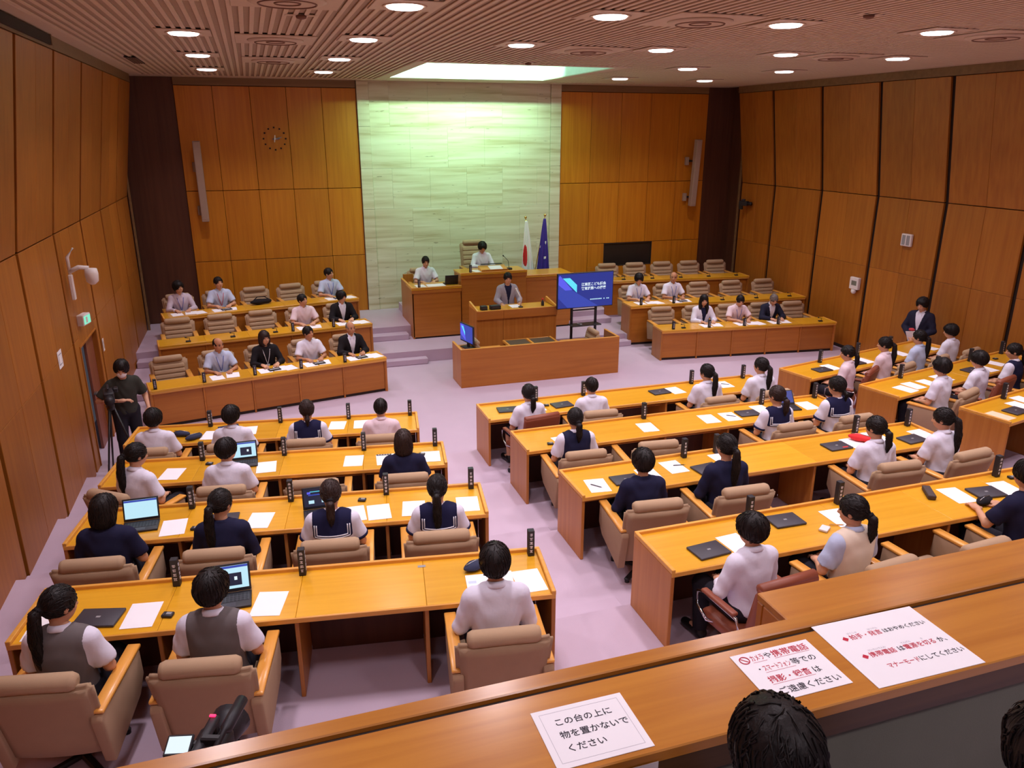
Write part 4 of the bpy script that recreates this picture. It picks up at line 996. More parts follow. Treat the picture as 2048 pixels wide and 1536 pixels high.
def person(label, loc, rz, outfit='white', hair='short', hcol='hair_black', kind='lap', yaw=0.0, pitch=0.0, skin='skin', legs='trousers', scale=1.0, lanyard=None, shoes='shoe_black', mask=False, group=None):
    t = thing('person', label, 'person', loc, rz, group, (scale,) * 3); PCOUNT[0] += 1
    yaw = R(yaw); pitch = R(pitch)
    obj('body', body_mesh(kind, yaw, pitch, skin), None, t)
    if hair:
        o, e = head_tf(kind, yaw, pitch)
        h = obj('hair', hair_mesh(hair, hcol), None, t, o, e)
        if hair in ('pony', 'ponylong'): obj('hair_tie', tube_me([(0.0, -0.118, 0.098 if hair == 'pony' else 0.125), (0, -0.130, 0.085 if hair == 'pony' else 0.112)], 0.028, 10), M['black_cloth'], h)
    for nm, part, mat in OUTFITS[outfit]: obj(nm, cloth_mesh(kind, part, mat), None, t)
    if outfit in ('white', 'pink', 'blue', 'longwhite', 'longpink', 'stripe', 'greyvest', 'creamvest', 'navyvest', 'suit', 'blacksuit'): obj('collar', collar_mesh(kind, OUTFITS[outfit][0][2]), None, t)
    obj('skirt' if legs == 'skirt' else 'trousers', cloth_mesh(kind, legs, 'trouser_dark'), None, t)
    for q in ('shoe0', 'shoe1'): obj('shoe', cloth_mesh(kind, q, shoes), None, t)
    if outfit == 'sailor':
        for j, q in enumerate((0.0, 0.018)):
            a, b = 0.146 - q, 0.282 + q
            obj('collar_stripe', ribbon(kind, [(-a, 0.39), (-a, b), (a, b), (a, 0.39)], 0.0265, -1, 0.0052, 'stripe_white', 'sc%d' % j), None, t)
        p = POSES[kind]
        for s in (0, 1):
            a, b = p['sho'][s], p['elb'][s]; L = np.linalg.norm(b - a); u = (b - a) / L
            c = a + u * L * 0.70; obj('cuff_stripe', tube_me([(c - u * 0.012).tolist(), (c + u * 0.012).tolist()], 0.0775, 16), M['sailor_navy'], t)
    if lanyard:
        obj('lanyard', ribbon(kind, [(-0.062, 0.43), (-0.045, 0.34), (-0.012, 0.20), (0.0, 0.16), (0.012, 0.20), (0.045, 0.34), (0.062, 0.43)], 0.018, 1, 0.005, lanyard, 'ln'), None, t)
        p = POSES[kind]; c = p['tp']((0, surf_y(p, 0, 0.12, 0.02, 1) + 0.006, 0.12))
        obj('badge', box_me((0.07, 0.006, 0.09), M['paper'], 0.002), None, t, c.tolist(), (-p['lean'], 0, 0))
    if mask:
        o, e = head_tf(kind, yaw, pitch)
        obj('face_mask', np_mesh([surfnet(lambda P: smax(smax(ellip(P, (0, 0.030, 0.060), (0.066, 0.082, 0.062)), -(P[:, 1] - 0.02), 0.006), P[:, 2] - 0.098, 0.006), (-0.09, 0.0, -0.03), (0.09, 0.14, 0.13), 0.008) + (0,)], [M['mask_white']]), None, t, o, e)
    return t
# ------------------------------------------------------------------ gallery parapet with the notices
t = thing('gallery_counter', 'long polished wooden parapet counter of the spectators gallery', 'counter', (2.5, 1.64, 3.0))
box2('counter_top', (-4.9, -0.17, -0.04), (4.9, 0.145, 0.0), M['counter'], t)
box2('front_lip', (-4.9, 0.165, -0.05), (4.9, 0.225, 0.004), M['counter'], t, bev=0.004)
box2('groove', (-4.9, 0.145, -0.05), (4.9, 0.165, -0.014), M['gap'], t, bev=0)
box2('apron', (-4.9, -0.16, -0.13), (4.9, -0.13, -0.041), M['counter_dark'], t)
box2('inner_wall', (-4.9, -0.10, -1.0), (4.9, -0.07, -0.04), M['parapet'], t, bev=0)
box2('outer_wall', (-4.9, 0.15, -2.2), (4.9, 0.18, -0.051), M['desk_front'], t, bev=0)
t = thing('parapet_ledge', 'lower wooden ledge running along the outside of the gallery counter', 'ledge', (1.68, 1.885, 2.90))
box2('ledge_top', (0.0, 0.0, 0.0), (6.0, 0.24, 0.03), M['counter'], t); box2('ledge_front', (0.0, 0.20, -0.4), (6.0, 0.235, -0.001), M['desk_front'], t); box2('ledge_end', (0.0, 0.0, -0.4), (0.03, 0.198, -0.001), M['desk_front'], t)
struct(box2('floor_gallery', (-2.4, -1.4, 2.19), (7.3, 1.5, 2.27), M['carpet'], bev=0))
# ------------------------------------------------------------------ seating plan
WEAR = {'white': 'white short-sleeved shirt', 'pink': 'pale pink shirt', 'blue': 'light blue shirt', 'longwhite': 'white long-sleeved shirt', 'longpink': 'pale pink long-sleeved blouse', 'stripe': 'striped long-sleeved shirt', 'navy': 'navy top', 'navylong': 'navy long-sleeved top',
        'greyvest': 'grey vest over white shirt', 'creamvest': 'cream vest over lilac shirt', 'navyvest': 'navy vest over white shirt', 'sailor': 'white blouse with navy sailor collar', 'suit': 'dark suit', 'blacksuit': 'black suit jacket', 'blacktop': 'black top', 'palejacket': 'pale jacket'}
PLAN = {  # (block,row,seat): outfit, hair, hair colour, pose, yaw, pitch, legs, chair kind, chair turn, lanyard, skin
 ('L', 0, 0): ('white', 'fluffy', 'hair_black', 'lap', -8, 5, 'trousers', 'A', 0), ('L', 0, 1): ('white', 'fluffy', 'hair_black', 'lap', -20, 0, 'trousers', 'A', 0), ('L', 0, 2): ('sailor', 'side', 'hair_brown', 'lap', 5, 0, 'skirt', 'A', 0), ('L', 0, 3): ('pink', 'crop', 'hair_black', 'lap', -6, 0, 'trousers', 'A', 0),
 ('L', 1, 0): ('white', 'ponylong', 'hair_black', 'lap', -25, 8, 'skirt', 'A', -28), ('L', 1, 1): ('white', 'short', 'hair_black', 'lap', -45, 4, 'trousers', 'A', 0), ('L', 1, 2): ('A', 0), ('L', 1, 3): ('navy', 'bob', 'hair_brown', 'lap', 0, 0, 'skirt', 'A', 0),
 ('L', 2, 0): ('navy', 'bob', 'hair_black', 'lap', -35, 6, 'skirt', 'A', 0), ('L', 2, 1): ('navylong', 'ponylong', 'hair_black', 'lap', -30, 6, 'skirt', 'A', 0), ('L', 2, 2): ('sailor', 'pony', 'hair_brown', 'lap', 0, 4, 'skirt', 'A', 0), ('L', 2, 3): ('sailor', 'ponylong', 'hair_black', 'lap', -6, 0, 'skirt', 'A', 0),
 ('L', 3, 0): ('greyvest', 'ponylong', 'hair_black', 'lap', -40, 8, 'skirt', 'A', -3), ('L', 3, 1): ('greyvest', 'fluffy', 'hair_black', 'lap', -18, 4, 'trousers', 'A', -2), ('L', 3, 3): ('longwhite', 'fluffy', 'hair_black', 'lap', -5, 4, 'trousers', 'A', 0),
 ('C', 0, 0): ('white', 'pony', 'hair_black', 'lap', 0, 0, 'skirt', 'B', 8), ('C', 0, 1): ('white', 'crop', 'hair_black', 'lap', 3, 0, 'trousers', 'A', -4), ('C', 0, 3): ('white', 'ponylong', 'hair_black', 'lap', 22, 3, 'skirt', 'A', 0), ('C', 0, 4): ('white', 'ponylong', 'hair_black', 'lap', 25, 0, 'skirt', 'A', 0),
 ('C', 1, 0): ('navyvest', 'pony', 'hair_black', 'lap', 0, 5, 'skirt', 'A', -4), ('C', 1, 1): ('A', -6), ('C', 1, 3): ('sailor', 'pony', 'hair_brown', 'lap', 18, 3, 'skirt', 'A', 0), ('C', 1, 4): ('sailor', 'side', 'hair_black', 'lap', 25, 5, 'skirt', 'A', 0),
 ('C', 2, 0): ('navylong', 'fluffy', 'hair_black', 'lap', 6, 2, 'trousers', 'A', -6), ('C', 2, 1): ('navylong', 'ponylong', 'hair_black', 'lap', 10, 3, 'skirt', 'A', -3), ('C', 2, 3): ('white', 'pony', 'hair_black', 'lap', 22, 8, 'skirt', 'A', -4), ('C', 2, 4): ('white', 'ponylong', 'hair_black', 'lap', 32, 8, 'skirt', 'A', 4),
 ('C', 3, 0): ('longwhite', 'fluffy', 'hair_black', 'lap', 20, 4, 'trousers', 'B', 6), ('C', 3, 1): ('creamvest', 'pony', 'hair_black', 'lap', 30, 6, 'skirt', 'A', 6), ('C', 3, 2): ('A', 4), ('C', 3, 3): ('navy', 'short', 'hair_black', 'desk', 10, 0, 'trousers', 'A', 0),
 ('R', 0, 0): ('pink', 'pony', 'hair_black', 'lap', 25, 5, 'skirt', 'B', 20), ('R', 0, 1): ('longpink', 'ponylong', 'hair_black', 'lap', 28, 4, 'skirt', 'A', 8), ('R', 0, 2): ('blue', 'ponylong', 'hair_black', 'lap', 20, 2, 'skirt', 'A', 6), ('R', 0, 3): ('white', 'fluffy', 'hair_black', 'lap', 35, 5, 'trousers', 'A', 4),
 ('R', 1, 0): ('white', 'fluffy', 'hair_black', 'lap', 20, 5, 'trousers', 'A', 8), ('R', 1, 1): ('white', 'fluffy', 'hair_black', 'lap', 22, 6, 'trousers', 'B', 6), ('R', 1, 2): ('navyvest', 'pony', 'hair_black', 'lap', 35, 6, 'skirt', 'A', 6), ('R', 2, 0): ('B', 10),
 ('P', 0, 0): ('A', 0), ('P', 0, 1): ('blue', 'thin', 'hair_black', 'desk', 28, 6, 'trousers', 'A', 0, 'blue_strap', 'skin_tan'), ('P', 0, 2): ('blacktop', 'bob', 'hair_brown', 'desk', 12, 2, 'trousers', 'A', 0, 'stripe_white'), ('P', 0, 3): ('white', 'crop', 'hair_black', 'desk', 28, -4, 'trousers', 'A', 0, None, 'skin_tan'), ('P', 0, 4): ('blacksuit', 'thin', 'hair_grey', 'desk', 15, 0, 'trousers', 'A', 0, None, 'skin_tan'),
 ('P', 1, 0): ('A', 0), ('P', 1, 1): ('A', 0), ('P', 1, 2): ('A', 0), ('P', 1, 3): ('pink', 'crop', 'hair_black', 'desk', 35, -4, 'trousers', 'A', 0), ('P', 1, 4): ('blacksuit', 'short', 'hair_black', 'desk', 30, 4, 'trousers', 'A', 0),
 ('P', 2, 0): ('stripe', 'fluffy', 'hair_black', 'desk', 25, -2, 'trousers', 'A', 0, 'blue_strap'), ('P', 2, 1): ('blue', 'crop', 'hair_black', 'desk', 15, -4, 'trousers', 'A', 0, 'red_strap'), ('P', 2, 2): ('A', 0), ('P', 2, 3): ('A', 0), ('P', 2, 4): ('blue', 'crop', 'hair_black', 'desk', 38, -2, 'trousers', 'A', 0, 'blue_strap'),
 ('Q', 0, 0): ('A', 0), ('Q', 0, 1): ('palejacket', 'long', 'hair_black', 'desk', -12, 4, 'trousers', 'A', 0), ('Q', 0, 2): ('pink', 'crop', 'hair_black', 'read', -8, 22, 'trousers', 'A', 0, 'blue_strap'), ('Q', 0, 3): ('suit', 'crop', 'hair_grey', 'read', -5, 26, 'trousers', 'A', 0), ('Q', 0, 4): ('A', 0),
 ('Q', 1, 0): ('white', 'fluffy', 'hair_black', 'desk', -10, 16, 'trousers', 'A', 0, 'blue_strap'), ('Q', 1, 1): ('white', 'thin', 'hair_grey', 'desk', -22, 2, 'trousers', 'A', 0, 'blue_strap', 'skin_tan'), ('Q', 1, 2): ('A', 0), ('Q', 1, 3): ('A', 0), ('Q', 1, 4): ('A', 0),
 ('Q', 2, 0): ('A', 0), ('Q', 2, 1): ('A', 0), ('Q', 2, 2): ('A', 0), ('Q', 2, 3): ('A', 0), ('Q', 2, 4): ('A', 0)}
for key, sp in PLAN.items():
    (x, y, z), a = SEATS[key]; r = ref(*key)
    if len(sp) == 2: kind, turn, occ = sp[0], sp[1], False
    else: kind, turn, occ = sp[7], sp[8], True
    rz = a + R(turn); back = 0.03 if key[0] in 'LCR' else 0.0
    lab = ('empty ' if not occ else '') + ('beige armchair with wooden arms, ' if kind == 'A' else 'brown leather swivel chair, ') + r
    put_chair(ARM0 if kind == 'A' else LEA0, (x, y, z), rz, lab)
    if occ:
        off = 0.03; lx = x - math.sin(rz) * off; ly = y + math.cos(rz) * off
        sc = 1.0 + random.uniform(-0.02, 0.02)
        person('person in %s, %s' % (WEAR[sp[0]], r), (lx, ly, z), rz, sp[0], sp[1], sp[2], sp[3], sp[4], sp[5], sp[10] if len(sp) > 10 else 'skin', sp[6], sc, sp[9] if len(sp) > 9 else None)
# dais, podium, standing people, gallery
put_chair(HIGH0, (4.86, 17.62, 0.94), PI, 'tall grey-beige presiding chair with ribbed back before the stone wall'); put_chair(ARM0, (3.54, 17.50, 0.68), PI, 'beige armchair at the lower clerk desk of the dais')
person('person in white short-sleeved shirt looking down at the lower clerk desk of dais', (3.58, 17.42, 0.68), PI, 'white', 'bun', kind='desk', pitch=14, legs='skirt')
person('person in white long-sleeved shirt reading at the tall presiding desk', (4.96, 17.52, 0.94), PI, 'longwhite', 'fluffy', kind='desk', pitch=20)
person('person in grey jacket speaking into the podium microphone', (4.90, 15.36, PA), PI, 'greyjacket', 'side', kind='podium', yaw=-6, pitch=2, scale=0.97)
person('standing person in dark suit with clasped hands against the panelled wall', (11.80, 11.12, 0.0), R(112), 'suit', 'fluffy', kind='clasp', yaw=0, pitch=10, scale=1.03)
person('masked person in dark shirt operating a tripod camera by the doorway', (-2.02, 11.42, 0.0), R(205), 'tee', 'short', kind='camera', yaw=-25, pitch=14, scale=1.02, mask=True)
person('spectator with short black hair behind the gallery notices', (0.925, 1.03, 2.285), R(-4), 'navylong', 'short', kind='lap', pitch=4, scale=0.95)
person('spectator with dark hair farther along the gallery bench', (1.475, 0.83, 2.27), R(-20), 'blacktop', 'fluffy', kind='lap', pitch=8, scale=0.95)
put_chair(ARM0, (4.08, 13.83, 0), R(-90), 'beige chair inside the wooden enclosure beside the small monitor', scale=0.93); put_chair(ARM0, (5.93, 13.83, 0), R(90), 'beige chair inside the wooden enclosure under the large screen', scale=0.93)

# ------------------------------------------------------------------ things on the desks
def glyphs(parent, n, w, h, z0, face, seed):             # small pale stroke marks like engraved characters, one below the other
    rnd = random.Random(seed); bm = bmesh.new()
    for k in range(n):
        zc = z0 - k * h
        for q in range(3): 
            zz = zc + (q - 1) * h * 0.24; ww = w * rnd.uniform(0.55, 1.0)
            m = bmesh.ops.create_cube(bm, size=1)['verts']
            for v in m: v.co = Vector((v.co.x * ww, face + v.co.y * 0.0012, zz + v.co.z * h * 0.11))
        for q in range(2):
            xx = rnd.uniform(-0.3, 0.3) * w; m = bmesh.ops.create_cube(bm, size=1)['verts']
            for v in m: v.co = Vector((xx + v.co.x * w * 0.13, face + v.co.y * 0.0012, zc + v.co.z * h * 0.62))
    return me_bm(bm)
plain('glyph', srgb(226, 222, 232), 0.6)
GM = [glyphs(None, n, 0.026, 0.036, 0.078 if n > 4 else 0.06, -0.0272, s) for n, s in ((4, 1), (5, 2), (5, 3), (4, 4))]
for g in GM: g.materials.append(M['glyph'])
npc = [0]
def nameplate(loc, rz, label, h=0.22):
    t = thing('nameplate', label, 'nameplate', loc, rz, 'black upright nameplates on the desks', (1, 1, h / 0.22))
    box('post', (0, 0, 0.11), (0.052, 0.052, 0.22), M['black_plastic'], t, bev=0.003)
    g = GM[npc[0] % 4]; npc[0] += 1
    for k in range(4):
        if k in (0, 2, 1): obj('lettering', g, None, t, (0, 0, 0.11), (0, 0, k * PI / 2))
PLATES = {('L', 0): (0.90, 1.80, 2.70, 3.53), ('L', 1): (0.90, 1.80, 2.70, 3.53), ('L', 2): (0.90, 1.80, 2.70, 3.53), ('L', 3): (0.90, 1.80, 3.55), ('C', 0): (0.85, 1.60, 3.42, 4.35), ('C', 1): (0.85, 1.77, 3.56, 4.43), ('C', 2): (1.40, 1.80, 3.67, 4.44), ('C', 3): (1.03, 1.96, 3.82), ('R', 0): (0.88, 1.85, 2.75, 3.55), ('R', 1): (0.84, 1.74, 2.64, 3.54), ('R', 2): (0.85, 1.75)}
for (b, i), xs in PLATES.items():
    for x in xs:
        s = int(x / 0.9 - 0.05)
        nameplate(dpt((b, i), x, DD - 0.045, DESK_H + 0.001), DESKS[b, i][1], 'black upright nameplate with white lettering, ' + sref(b, i, s))
for key, xs in {('P', 0): (0.07, 0.82, 1.64, 2.43, 3.22), ('P', 1): (2.40, 3.20), ('Q', 0): (0.25, 1.06, 1.87, 2.66), ('Q', 1): (0.25, 1.05)}.items():
    for x in xs:
        s = min(4, int(x / (EX[key][2] / 5) - 0.02) if key[0] == 'P' else int(x / (EX[key][2] / 5)))
        nameplate(ept(key, x, 0.05, 0.661), EX[key][1], 'black upright nameplate at front edge, ' + eref(key[0], key[1], s), 0.17)
ITEMS = {
('L', 0): [('pouch', 0.6, 0.26), ('pouch', 0.78, 0.12), ('paper', 0.97, 0.22), ('book', 1.16, 0.42), ('paper', 1.42, 0.31), ('paper', 2.56, 0.32), ('paper', 2.88, 0.31)],
('L', 1): [('paper', 0.65, 0.22), ('paper', 1.13, 0.25), ('device', 1.00, 0.42), ('openb', 1.38, 0.36), ('paper', 1.64, 0.24), ('paper', 2.59, 0.26), ('paper', 2.95, 0.24), ('strip', 2.93, 0.37), ('device', 3.36, 0.30), ('paper', 3.46, 0.24)],
('L', 2): [('openw', 0.53, 0.24), ('paper', 0.82, 0.19), ('device', 1.02, 0.12), ('laptop', 1.22, 0.26), ('paper', 1.56, 0.20), ('opend', 2.10, 0.22), ('device', 2.47, 0.45), ('paper', 2.40, 0.19), ('paper', 2.63, 0.19), ('paper', 2.95, 0.21), ('paper', 3.46, 0.22)],
('L', 3): [('paper', 0.14, 0.17), ('laptop', 0.47, 0.20), ('paper', 0.75, 0.20), ('device', 0.93, 0.16), ('openq', 1.32, 0.26), ('paper', 1.60, 0.20), ('sticker', 2.69, 0.52), ('npouch', 3.10, 0.42), ('booklet', 3.10, 0.20), ('paper', 3.25, 0.20), ('paper', 3.47, 0.19)],
('C', 0): [('laptop', 0.34, 0.30), ('paper', 0.76, 0.27), ('device', 0.92, 0.30), ('laptop', 1.14, 0.25), ('laptop', 2.75, 0.33), ('paper', 3.02, 0.34), ('laptop', 3.60, 0.31), ('paper', 3.88, 0.36)],
('C', 1): [('device', 0.31, 0.12), ('paper', 0.50, 0.17), ('paper', 0.72, 0.23), ('paper', 1.67, 0.26), ('paper', 2.57, 0.28), ('paper', 2.88, 0.27), ('laptop', 3.16, 0.29), ('paper', 3.44, 0.38), ('opent', 3.80, 0.30), ('paper', 4.12, 0.31)],
('C', 2): [('paper', 0.22, 0.20), ('laptop', 0.54, 0.22), ('paper', 0.83, 0.27), ('paper', 1.17, 0.36), ('laptop', 1.47, 0.20), ('paper', 1.78, 0.38), ('laptop', 3.18, 0.28), ('paper', 3.45, 0.30), ('rpouch', 3.55, 0.34), ('paper', 3.82, 0.38), ('laptop', 4.15, 0.18), ('paper', 4.40, 0.27)],
('C', 3): [('laptop', 0.41, 0.19), ('paper', 0.69, 0.22), ('laptop', 1.30, 0.42), ('paper', 1.79, 0.33), ('wcase', 1.52, 0.19), ('bcase', 2.88, 0.44), ('paper', 3.12, 0.35), ('laptop', 3.41, 0.30), ('bpouch', 3.20, 0.14), ('paper', 3.68, 0.31), ('device', 3.93, 0.47), ('laptop', 4.02, 0.25)],
('R', 0): [('laptop', 0.55, 0.24), ('paper', 0.81, 0.28), ('laptop', 1.37, 0.22), ('paper', 1.63, 0.25), ('paper', 2.58, 0.22), ('paper', 3.38, 0.20)],
('R', 1): [('paper', 0.43, 0.19), ('paper', 0.68, 0.23), ('paper', 0.99, 0.20), ('paper', 1.38, 0.24), ('laptop', 2.15, 0.24), ('paper', 2.46, 0.18), ('paper', 2.88, 0.29), ('device', 3.13, 0.42)],
('R', 2): [('ppaper', 0.14, 0.21), ('laptop', 0.48, 0.20), ('paper', 0.76, 0.29), ('paper', 1.03, 0.38)]}
paper_me = box_me((0.21, 0.297, 0.0016), M['paper'], 0.0003); ppaper_me = box_me((0.21, 0.297, 0.0016), M['paper_pink'], 0.0003)
def rbox(n, s, mat, t, loc=(0, 0, 0), bev=0.01, rot=(0, 0, 0)): return box(n, loc, s, M[mat], t, bev, 2, rot)
pouch_vf = surfnet(lambda P: smax(ellip(P, (0, 0, 0.03), (0.115, 0.052, 0.036)), -P[:, 2], 0.01) + 0.003 * np.sin(50 * P[:, 0]), (-0.14, -0.08, -0.01), (0.14, 0.08, 0.09), 0.008); pouch_vf[0][:, 2] -= pouch_vf[0][:, 2].min() - 0.001
def pouch(name, label, cat, loc, rz, mat, sc=1.0):
    t = thing(name, label, cat, loc, rz, None, (sc,) * 3); obj('cloth_body', np_mesh([pouch_vf + (0,)], [M[mat]]), None, t)
    tube('zip', [(-0.09, 0, 0.063), (0.0, 0.004, 0.070), (0.09, 0, 0.063)], 0.004, M['steel'], t)
plain('red_cloth', srgb(226, 40, 44), 0.8); plain('navy_cloth', srgb(40, 46, 74), 0.8); plain('case_brown', srgb(72, 56, 52), 0.7)
def open_laptop(label, loc, rz, scr, lean=18):
    t = thing('open_laptop', label, 'laptop', loc, rz, 'open laptops')
    rbox('base', (0.30, 0.205, 0.018), 'black_plastic', t, (0, 0, 0.009), 0.005); box('keyboard', (0, 0.02, 0.0187), (0.27, 0.10, 0.002), M['dark_plastic'], t, 0.0005); box('touchpad', (0, -0.065, 0.0185), (0.09, 0.05, 0.0015), M['dark_plastic'], t, 0.0004)
    for i in range(4):
        for j in range(10): box('key', (-0.118 + j * 0.0262, 0.055 - i * 0.024, 0.0203), (0.021, 0.018, 0.0014), M['black_plastic'], t, 0.0)
    l = rbox('lid', (0.30, 0.012, 0.205), 'black_plastic', t, (0, 0.103 + 0.1 * math.sin(R(lean)), 0.02 + 0.1 * math.cos(R(lean))), 0.004, (R(-lean), 0, 0))
    box('screen', (0, -0.0066, 0.005), (0.272, 0.001, 0.165), M[scr], l, 0)
    if scr == 'screen_dark':
        for x0, z0, w, h, m in ((-0.07, -0.035, 0.05, 0.03, 'screen_paper'), (0.04, -0.035, 0.035, 0.026, 'screen_paper'), (-0.03, 0.03, 0.13, 0.010, 'screen_mid'), (-0.09, 0.05, 0.03, 0.02, 'screen_violet'), (0.0, 0.06, 0.16, 0.006, 'screen_cyan')): box('screen_block', (x0, -0.0076, z0), (w, 0.001, h), M[m], l, 0)
    if scr == 'screen_paper': box('screen_block', (0, -0.0076, 0.078), (0.272, 0.001, 0.016), M['screen_mid'], l, 0)
    if scr == 'screen_paper' and lean == 19: box('screen_block', (0.03, -0.0078, -0.012), (0.12, 0.001, 0.09), M['screen_dark'], l, 0); box('screen_block', (0.05, -0.0086, -0.006), (0.02, 0.001, 0.025), M['screen_white'], l, 0)
    return t
closed0 = {}
cnt = 0
for key, lst in ITEMS.items():
    a = DESKS[key][1]
    for j, (k, x, y) in enumerate(lst):
        s = min(int(x / 0.9), DESKS[key][2] - 1); r = sref(key[0], key[1], s)
        z = DESK_H + 0.0012 + 0.0003 * (j % 5)
        jr = R(random.uniform(-7, 7)); loc = dpt(key, x, y, z)
        if k in ('paper', 'ppaper'):
            o = obj('paper_sheet', paper_me if k == 'paper' else ppaper_me, None, None, (loc[0], loc[1], loc[2] + 0.0005), (0, 0, a + jr))
            tag(o, ('white' if k == 'paper' else 'pale orange') + ' paper sheet, ' + r, 'paper', 'paper sheets on the desks'); cnt += 1
        elif k == 'laptop':
            t = thing('closed_laptop', 'closed dark laptop, ' + r, 'laptop', loc, a + jr, 'closed laptops'); rbox('shell', (0.29, 0.205, 0.019), 'dark_plastic', t, (0, 0, 0.0098), 0.006); box('emblem', (0, 0, 0.0196), (0.03, 0.018, 0.0006), M['grey_plastic'], t, 0); box('hinge', (0, 0.1045, 0.008), (0.2, 0.006, 0.012), M['black_plastic'], t, 0.002)
            if key == ('C', 2) and x in (3.18, 0.54): box('sticker', (0.06, -0.07, 0.0198), (0.07, 0.022, 0.0006), M['red_cloth' if x > 3 else 'white_plastic'], t, 0)
        elif k == 'device':
            t = thing('voting_pad', 'small black handheld pad with grey display, ' + r, 'handset', loc, a + R(-12), 'small black handsets'); rbox('case', (0.075, 0.055, 0.02), 'black_plastic', t, (0, 0, 0.0102), 0.006); box('display', (0.008, 0.004, 0.0207), (0.036, 0.026, 0.001), M['grey_plastic'], t, 0); box('button', (-0.024, -0.004, 0.0207), (0.012, 0.03, 0.0015), M['dark_plastic'], t, 0)
        elif k == 'pouch': pouch('pencil_case', ('soft' if x < 0.7 else 'crumpled') + ' navy pencil case, ' + r, 'pencil case', loc, a + jr * 6, 'navy_cloth')
        elif k == 'npouch': pouch('pencil_case', 'navy pencil case leaning on the desk lip, ' + r, 'pencil case', loc, a + 0.5, 'navy_cloth')
        elif k == 'bpouch': pouch('pencil_case', 'black pencil case on white paper, ' + r, 'pencil case', (loc[0], loc[1], loc[2] + 0.002), a + 0.3, 'black_cloth', 0.95)
        elif k == 'rpouch': pouch('pencil_case', 'bright red pencil case on white paper, ' + r, 'pencil case', (loc[0], loc[1], loc[2] + 0.002), a - 0.9, 'red_cloth', 1.15)
        elif k == 'book': 
            t = thing('notebook', 'dark navy notebook, ' + r, 'notebook', loc, a + 0.35); rbox('cover', (0.26, 0.19, 0.02), 'navy_cloth', t, (0, 0, 0.0102), 0.004); box('page_block', (0.002, -0.093, 0.0102), (0.25, 0.006, 0.014), M['paper'], t, 0)
        elif k == 'booklet':
            t = thing('booklet', 'booklet with coloured cover under white paper, ' + r, 'booklet', loc, a); box('cover', (0, 0, 0.002), (0.19, 0.26, 0.003), M['paper'], t, 0.0005)
            for q, (cx, cy, m) in enumerate(((-0.05, 0.03, 'screen_violet'), (-0.06, -0.06, 'paper_pink'), (-0.05, -0.11, 'exit_green'))): box('cover_patch', (cx, cy, 0.0038), (0.06, 0.035, 0.0006), M[{'screen_violet': 'shirt_blue', 'paper_pink': 'red_strap', 'exit_green': 'gold'}[m]], t, 0)
        elif k == 'strip':
            t = thing('name_strip', 'black name strip lying on paper, ' + r, 'name strip', (loc[0], loc[1], loc[2] + 0.002), a); box('plate', (0, 0, 0.002), (0.17, 0.03, 0.004), M['black_plastic'], t, 0.001)
            for q in range(5): box('lettering', (-0.06 + 0.03 * q, 0, 0.0043), (0.018, 0.012, 0.0005), M['glyph'], t, 0)
        elif k == 'sticker': tag(box('desk_sticker', (loc[0], loc[1], loc[2] + 0.0006), (0.06, 0.03, 0.001), M['grey_plastic'], None, 0.0002, 1, (0, 0, a)), 'small grey number sticker on the bare worktop, ' + r, 'sticker')
        elif k == 'wcase':
            t = thing('eraser_box', 'small white box, ' + r, 'box', loc, a + 0.6); rbox('box_body', (0.10, 0.07, 0.022), 'white_plastic', t, (0, 0, 0.0112), 0.006); box('box_seam', (0, 0, 0.0125), (0.1012, 0.0712, 0.0015), M['grey_plastic'], t, 0)
        elif k == 'bcase':
            t = thing('pencil_box', 'long dark brown pencil box lying alone, ' + r, 'pencil case', loc, a - 0.55); rbox('box_body', (0.07, 0.23, 0.045), 'case_brown', t, (0, 0, 0.023), 0.01); box('lid_seam', (0, 0, 0.034), (0.0712, 0.2312, 0.002), M['black_plastic'], t, 0)
        else:
            scr, ln, nm = {'openb': ('screen_paper', 19, 'open laptop with pale screen'), 'openw': ('screen_paper', 16, 'open laptop with bright white-blue screen'), 'opend': ('screen_dark', 16, 'open laptop with dark slide on screen'), 'openq': ('screen_paper', 19, 'open laptop showing a black block on screen'), 'opent': ('screen_blue', 38, 'open laptop tilted far back')}[k]
            open_laptop(nm + ', ' + r, loc, a + R(8 if k != 'opent' else -10), scr, ln)
def pen(label, loc, rz, mat='black_plastic'):
    t = thing('pen', label, 'pen', loc, rz, 'pens on papers'); obj('barrel', tube_me([(-0.065, 0, 0.005), (0.05, 0, 0.005)], 0.0045, 8), M[mat], t); obj('tip', tube_me([(0.05, 0, 0.005), (0.068, 0, 0.003)], [0.0045, 0.001], 8), M['steel'], t); box('clip', (-0.04, 0, 0.0102), (0.035, 0.003, 0.0015), M['steel'], t, 0)
for key, x, y, rz, mat in ((('C', 2), 0.20, 0.18, -0.9, 'black_plastic'), (('C', 2), 1.24, 0.37, -0.2, 'black_plastic'), (('C', 3), 0.88, 0.27, -0.15, 'black_plastic'), (('C', 3), 1.67, 0.22, -0.3, 'desk_edge'), (('C', 1), 2.90, 0.27, -0.7, 'black_plastic'), (('C', 0), 3.90, 0.35, -0.5, 'black_plastic')):
    pen(('black' if mat != 'desk_edge' else 'orange wooden') + ' pen on the desk, ' + sref(key[0], key[1], int(x / 0.9)), dpt(key, x, y, DESK_H + 0.0055), DESKS[key][1] + rz, mat)
